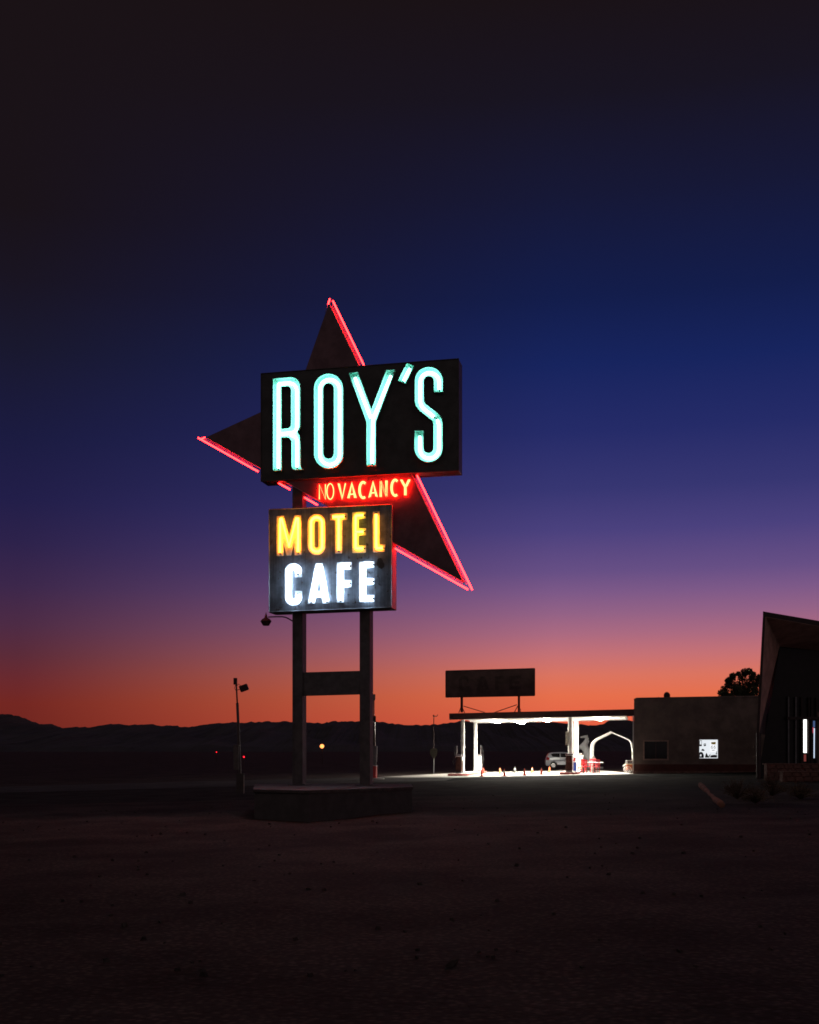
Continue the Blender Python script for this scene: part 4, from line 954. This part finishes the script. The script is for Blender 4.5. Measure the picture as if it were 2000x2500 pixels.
# log, scrub
def log():
    a_ = P(1709, 1934, 40); b_ = P(1762, 1982, 31.5); a_.z = gz(a_.x)+.42; b_.z = gz(b_.x)+.13; rnd = random.Random(2)
    o = empty('fallen_log', b_, 'reddish weathered log lying on the gravel at lower right', 'log')
    n = 14; pts = []; rs_ = []
    for i in range(n):
        t_ = i/(n-1); p = a_.lerp(b_, t_)+Vector((rnd.uniform(-.015,.015),0,rnd.uniform(-.01,.01))); pts.append(p); rs_.append(.06+.02*math.sin(t_*9)+.02*rnd.random())
    mb = MB(); mb.tube(pts, rs_, 10); mb.build('trunk', M['wood'], o, True)
log()
def bush(x, y, d_, r_, lab, nb=60):
    p = P(x, y, d_); p.z = gz(p.x); rnd = random.Random(int(x*7)); o = empty('desert_shrub', p, lab, 'shrub', 'low desert shrubs at the lot edge')
    mb = MB(); lv = MB()
    for k in range(nb):
        a_ = rnd.uniform(0, 6.28); e = rnd.uniform(.25, 1.4); l_ = r_*rnd.uniform(.6, 1.1)
        t_ = Vector((math.cos(a_)*math.cos(e), math.sin(a_)*math.cos(e), math.sin(e)))*l_
        m_ = t_*.5+Vector((rnd.uniform(-.05,.05), rnd.uniform(-.05,.05), .05)); mb.tube([p, p+m_, p+t_], [.012,.008,.004], 4)
        for q in range(14):
            c_ = p+m_.lerp(t_, rnd.random())+Vector((rnd.gauss(0,.05), rnd.gauss(0,.05), rnd.gauss(0,.04))); aa = Vector((rnd.gauss(0,1), rnd.gauss(0,1), rnd.gauss(0,1))).normalized(); bb_ = aa.orthogonal().normalized(); s_ = rnd.uniform(.012,.03)
            i = len(lv.v); lv.v += [c_-aa*s_*1.5, c_+bb_*s_*.6, c_+aa*s_*1.5, c_-bb_*s_*.6]; lv.f.append([i,i+1,i+2,i+3])
    mb.build('branches', M['bark'], o); lv.build('foliage', M['scrub'], o)
bush(1800, 1960, 38, .7, 'scraggly dark shrub right of the fallen log')
bush(1845, 1975, 35, .55, 'small low shrub in front of the other dark shrubs')
bush(1885, 1950, 40, .8, 'largest dark shrub below the office planters')
bush(1955, 1962, 37, .6, 'dark shrub near the right edge of the lot')
# scattered stones, as one mass nobody could count
mb = MB(); rnd = random.Random(44)
for k in range(420):
    y = 9+55*rnd.random()**1.3; x = rnd.uniform(-.36, .36)*y+rnd.uniform(-1,1); s_ = rnd.uniform(.012, .04)*(1.6 if rnd.random() < .06 else 1)
    if -4.9 < x < .3 and 29.5 < y < 36.3: continue
    if y > 40: s_ *= .8
    c_ = Vector((x, y, gz(x)+s_*.2)); i = len(mb.v)
    for q in range(3):
        a_ = q*2.09+rnd.random(); mb.v.append(c_+Vector((math.cos(a_)*s_*rnd.uniform(.7,1.3), math.sin(a_)*s_*rnd.uniform(.7,1.3), -s_*.5)))
    for q in range(3):
        a_ = q*2.09+rnd.random(); mb.v.append(c_+Vector((math.cos(a_)*s_*.7, math.sin(a_)*s_*.7, s_*rnd.uniform(.3,.6))))
    mb.f += [[i,i+1,i+4,i+3],[i+1,i+2,i+5,i+4],[i+2,i,i+3,i+5],[i+3,i+4,i+5]]
tag(mb.build('gravel', mat('stones', (.055,.047,.043), .9, 0, .4, 3, spec=.05)), kind='stuff', label='loose stones scattered over the dirt lot')

# ------------------------------------------------------------------ poles, antique pump, distant lamps
def at_d(px, d_, dz=0): x = (px-CX)/F*d_; return Vector((x, d_, gz(x)+dz))
d_ = 52.0; k = d_/F
fl = empty('floodlight_pole', at_d(590, d_), 'leaning pole with two floodlight heads, left of the tall sign', 'light pole')
def z3(x, y): return (540+x*.313043, 1480+y*.313043)
g_ = at_d(590, d_)
mb = MB(); mb.tube([P(*z3(118,610), d_), P(*z3(126,755), d_)], .035, 8); mb.tube([P(*z3(126,755), d_), P(*z3(134,930), d_), P(*z3(146,1300), d_), Vector((P(*z3(150,1400), d_).x, d_, g_.z))], [.06,.06,.065,.07], 8); mb.build('pole', M['dark_steel'], fl, True)
mb = MB(); c_ = P(*z3(111,586), d_); mb.box(c_, (.15,.16,.29)); mb.build('flood_head', M['roof'], fl, bevel=.015)
mb = MB(); c_ = P(*z3(178,638), d_); mb.box(c_, (.36,.28,.27), 0, 0, R(-20)); hd_ = mb.build('flood_head', M['roof'], fl, bevel=.02)
mb = MB(); mb.tube([P(*z3(120,625), d_), P(*z3(135,607), d_), P(*z3(155,622), d_)], .014, 6); mb.tube([P(*z3(122,655), d_), P(*z3(148,648), d_)], .016, 6); mb.tube([P(*z3(112,615), d_), P(*z3(104,640), d_), P(*z3(120,665), d_)], .010, 5); mb.build('bracket', M['roof'], fl)
mb = MB(); c_ = P(*z3(118,1180), d_-.12); mb.box(c_, (.24,.16,1.1)); mb.build('electric_box', mat('pale_metal_box', (.12,.11,.105), .6), fl, bevel=.01)
mb = MB(); c_ = P(*z3(150,1375), d_); mb.box((c_.x, d_, g_.z+.40), (.32,.34,.9)); mb.build('footing', M['concrete_base'], fl, bevel=.01)
mk = MB(); c_ = at_d(595.5, 50.8); mk.tube([c_+Vector((0,0,-.1)), c_+Vector((0,0,.78))], .018, 6); tag(mk.build('marker_stake', mat('pale_stake', (.4,.36,.33), .7), None, origin=c_), 'thin pale stake beside the floodlight pole footing', 'stake')

d_ = 90.0
pl = empty('thin_lamp_post', at_d(1059, d_), 'thin bare post with a curled hook on top, left of the canopy', 'post')
b_ = at_d(1059, d_)
mb = MB(); mb.tube([b_+Vector((0,0,-.1)), P(*z4(595,480), d_)], [.04,.03], 8); mb.build('pole', M['roof'], pl, True)
mb = MB(); mb.tube([P(*z4(586,489), d_), P(*z4(598,494), d_), P(*z4(615,494), d_), P(*z4(624,488), d_), P(*z4(627,478), d_)], [.04,.045,.035,.03,.015], 6); mb.build('hook', M['dark_steel'], pl, True)
rsn = empty('road_sign', at_d(1058, 88), 'dim shield shaped road sign seen from behind, at the thin post', 'road sign')
sh = [(568,760),(578,752),(595,758),(612,752),(622,760),(625,790),(618,815),(595,838),(572,815),(565,790)]
mb = MB(); mb.prism([P(*z4(*p), 88) for p in sh], (0,.02,0)); mb.build('shield', mat('sign_back', (.012,.010,.008), .9, spec=.03), rsn)
mb = MB(); c_ = at_d(1059.5, 88.1); mb.tube([c_+Vector((0,0,-.1)), Vector((c_.x, c_.y, P(1059,1852,88).z+.6))], .025, 6); mb.build('post', M['grey'], rsn)

# antique pump on its round pad, half hidden by the sign's right post
d_ = 72.0; k = d_/F; c_ = at_d(909, d_)
ap = empty('antique_pump', c_, 'tall vintage pump with red base on a round pad, behind the right sign post', 'gas pump')
hz = lambda y: CH+(YH-y)*k
mb = MB(); mb.lathe([(.74,c_.z-.05),(.74,c_.z+.10),(.70,c_.z+.12)], (c_.x,c_.y,0), 32); mb.build('round_pad', M['island_top'], ap)
mb = MB(); mb.lathe([(.30,c_.z+.12),(.30,hz(1872)),(.28,hz(1870))], (c_.x,c_.y,0), 24); mb.build('base_drum', M['red_enamel'], ap)
mb = MB(); mb.box((c_.x,c_.y,(hz(1868.5)+hz(1821))/2), (.50,.30,hz(1821)-hz(1868.5))); mb.build('pump_body', M['grey'], ap, bevel=.02)
mb = MB(); mb.box((c_.x+.27,c_.y-.05,(hz(1860)+hz(1822))/2), (.045,.22,hz(1822)-hz(1860))); mb.build('side_trim', M['white_paint'], ap)
mb = MB(); mb.box((c_.x+.02,c_.y,hz(1869.5)), (.62,.42,.05)); mb.build('ledge', M['white_paint'], ap)
mb = MB(); mb.tube([(c_.x+.07,c_.y,hz(1822)),(c_.x+.06,c_.y,hz(1765))], .13, 14); mb.build('glass_cylinder', mat('cloudy_glass', (.09,.07,.065), .2), ap)
mb = MB(); mb.tube([(c_.x+.10,c_.y+.2,hz(1762)),(c_.x+.09,c_.y+.2,hz(1700))], .04, 8); mb.build('mast', M['grey'], ap)
mb = MB(); mb.box((c_.x+.07,c_.y,hz(1755)), (.30,.3,hz(1748)-hz(1761.5))); mb.build('globe_box', M['roof'], ap)
mb = MB(); mb.box((c_.x+.06,c_.y+.2,hz(1702)), (.24,.25,hz(1695)-hz(1709.5))); mb.build('top_lamp', M['grey'], ap)

def signal(px, py, d_, r_, lab):
    o = empty('signal_light', at_d(px, d_), lab, 'signal light', 'far red signal lights'); p = P(px, py, d_)
    mb = MB(); mb.tube([at_d(px, d_), Vector((p.x, p.y+.2, p.z+.2))], .06, 6); mb.build('post', M['roof'], o)
    mb = MB(); mb.lathe([(r_*2,.05),(r_*2.2,.12),(r_*2,.3)], p, 12, 'Y'); mb.build('housing', M['roof'], o)
    mb = MB(); mb.lathe([(r_*.2,-.1),(r_*.8,-.06),(r_,.04)], p, 12, 'Y'); mb.build('lens', M['signal_red'], o)
signal(595.4, 1848, 160, .11, 'brighter red signal lamp, just right of the floodlight pole')
signal(528.5, 1836.3, 240, .10, 'fainter distant red signal lamp, left of the floodlight pole')
d_ = 170.0; p = P(786.3, 1822, d_)
yl = empty('yard_lamp', at_d(786.3, d_), 'single warm yellow lamp glowing far off between the sign posts', 'lamp')
mb = MB(); mb.tube([at_d(786.3, d_)+Vector((0,.5,0)), Vector((p.x, d_+.5, p.z+.1))], .07, 6); mb.build('post', M['roof'], yl)
mb = MB(); mb.lathe([(.02,-.30),(.17,-.24),(.28,-.10),(.30,0),(.28,.10),(.17,.24),(.02,.30)], p, 18); mb.build('globe', M['yard'], yl, True)
mb = MB(); mb.lathe([(.14,.28),(.06,.40)], p, 10); mb.build('cap', M['roof'], yl)
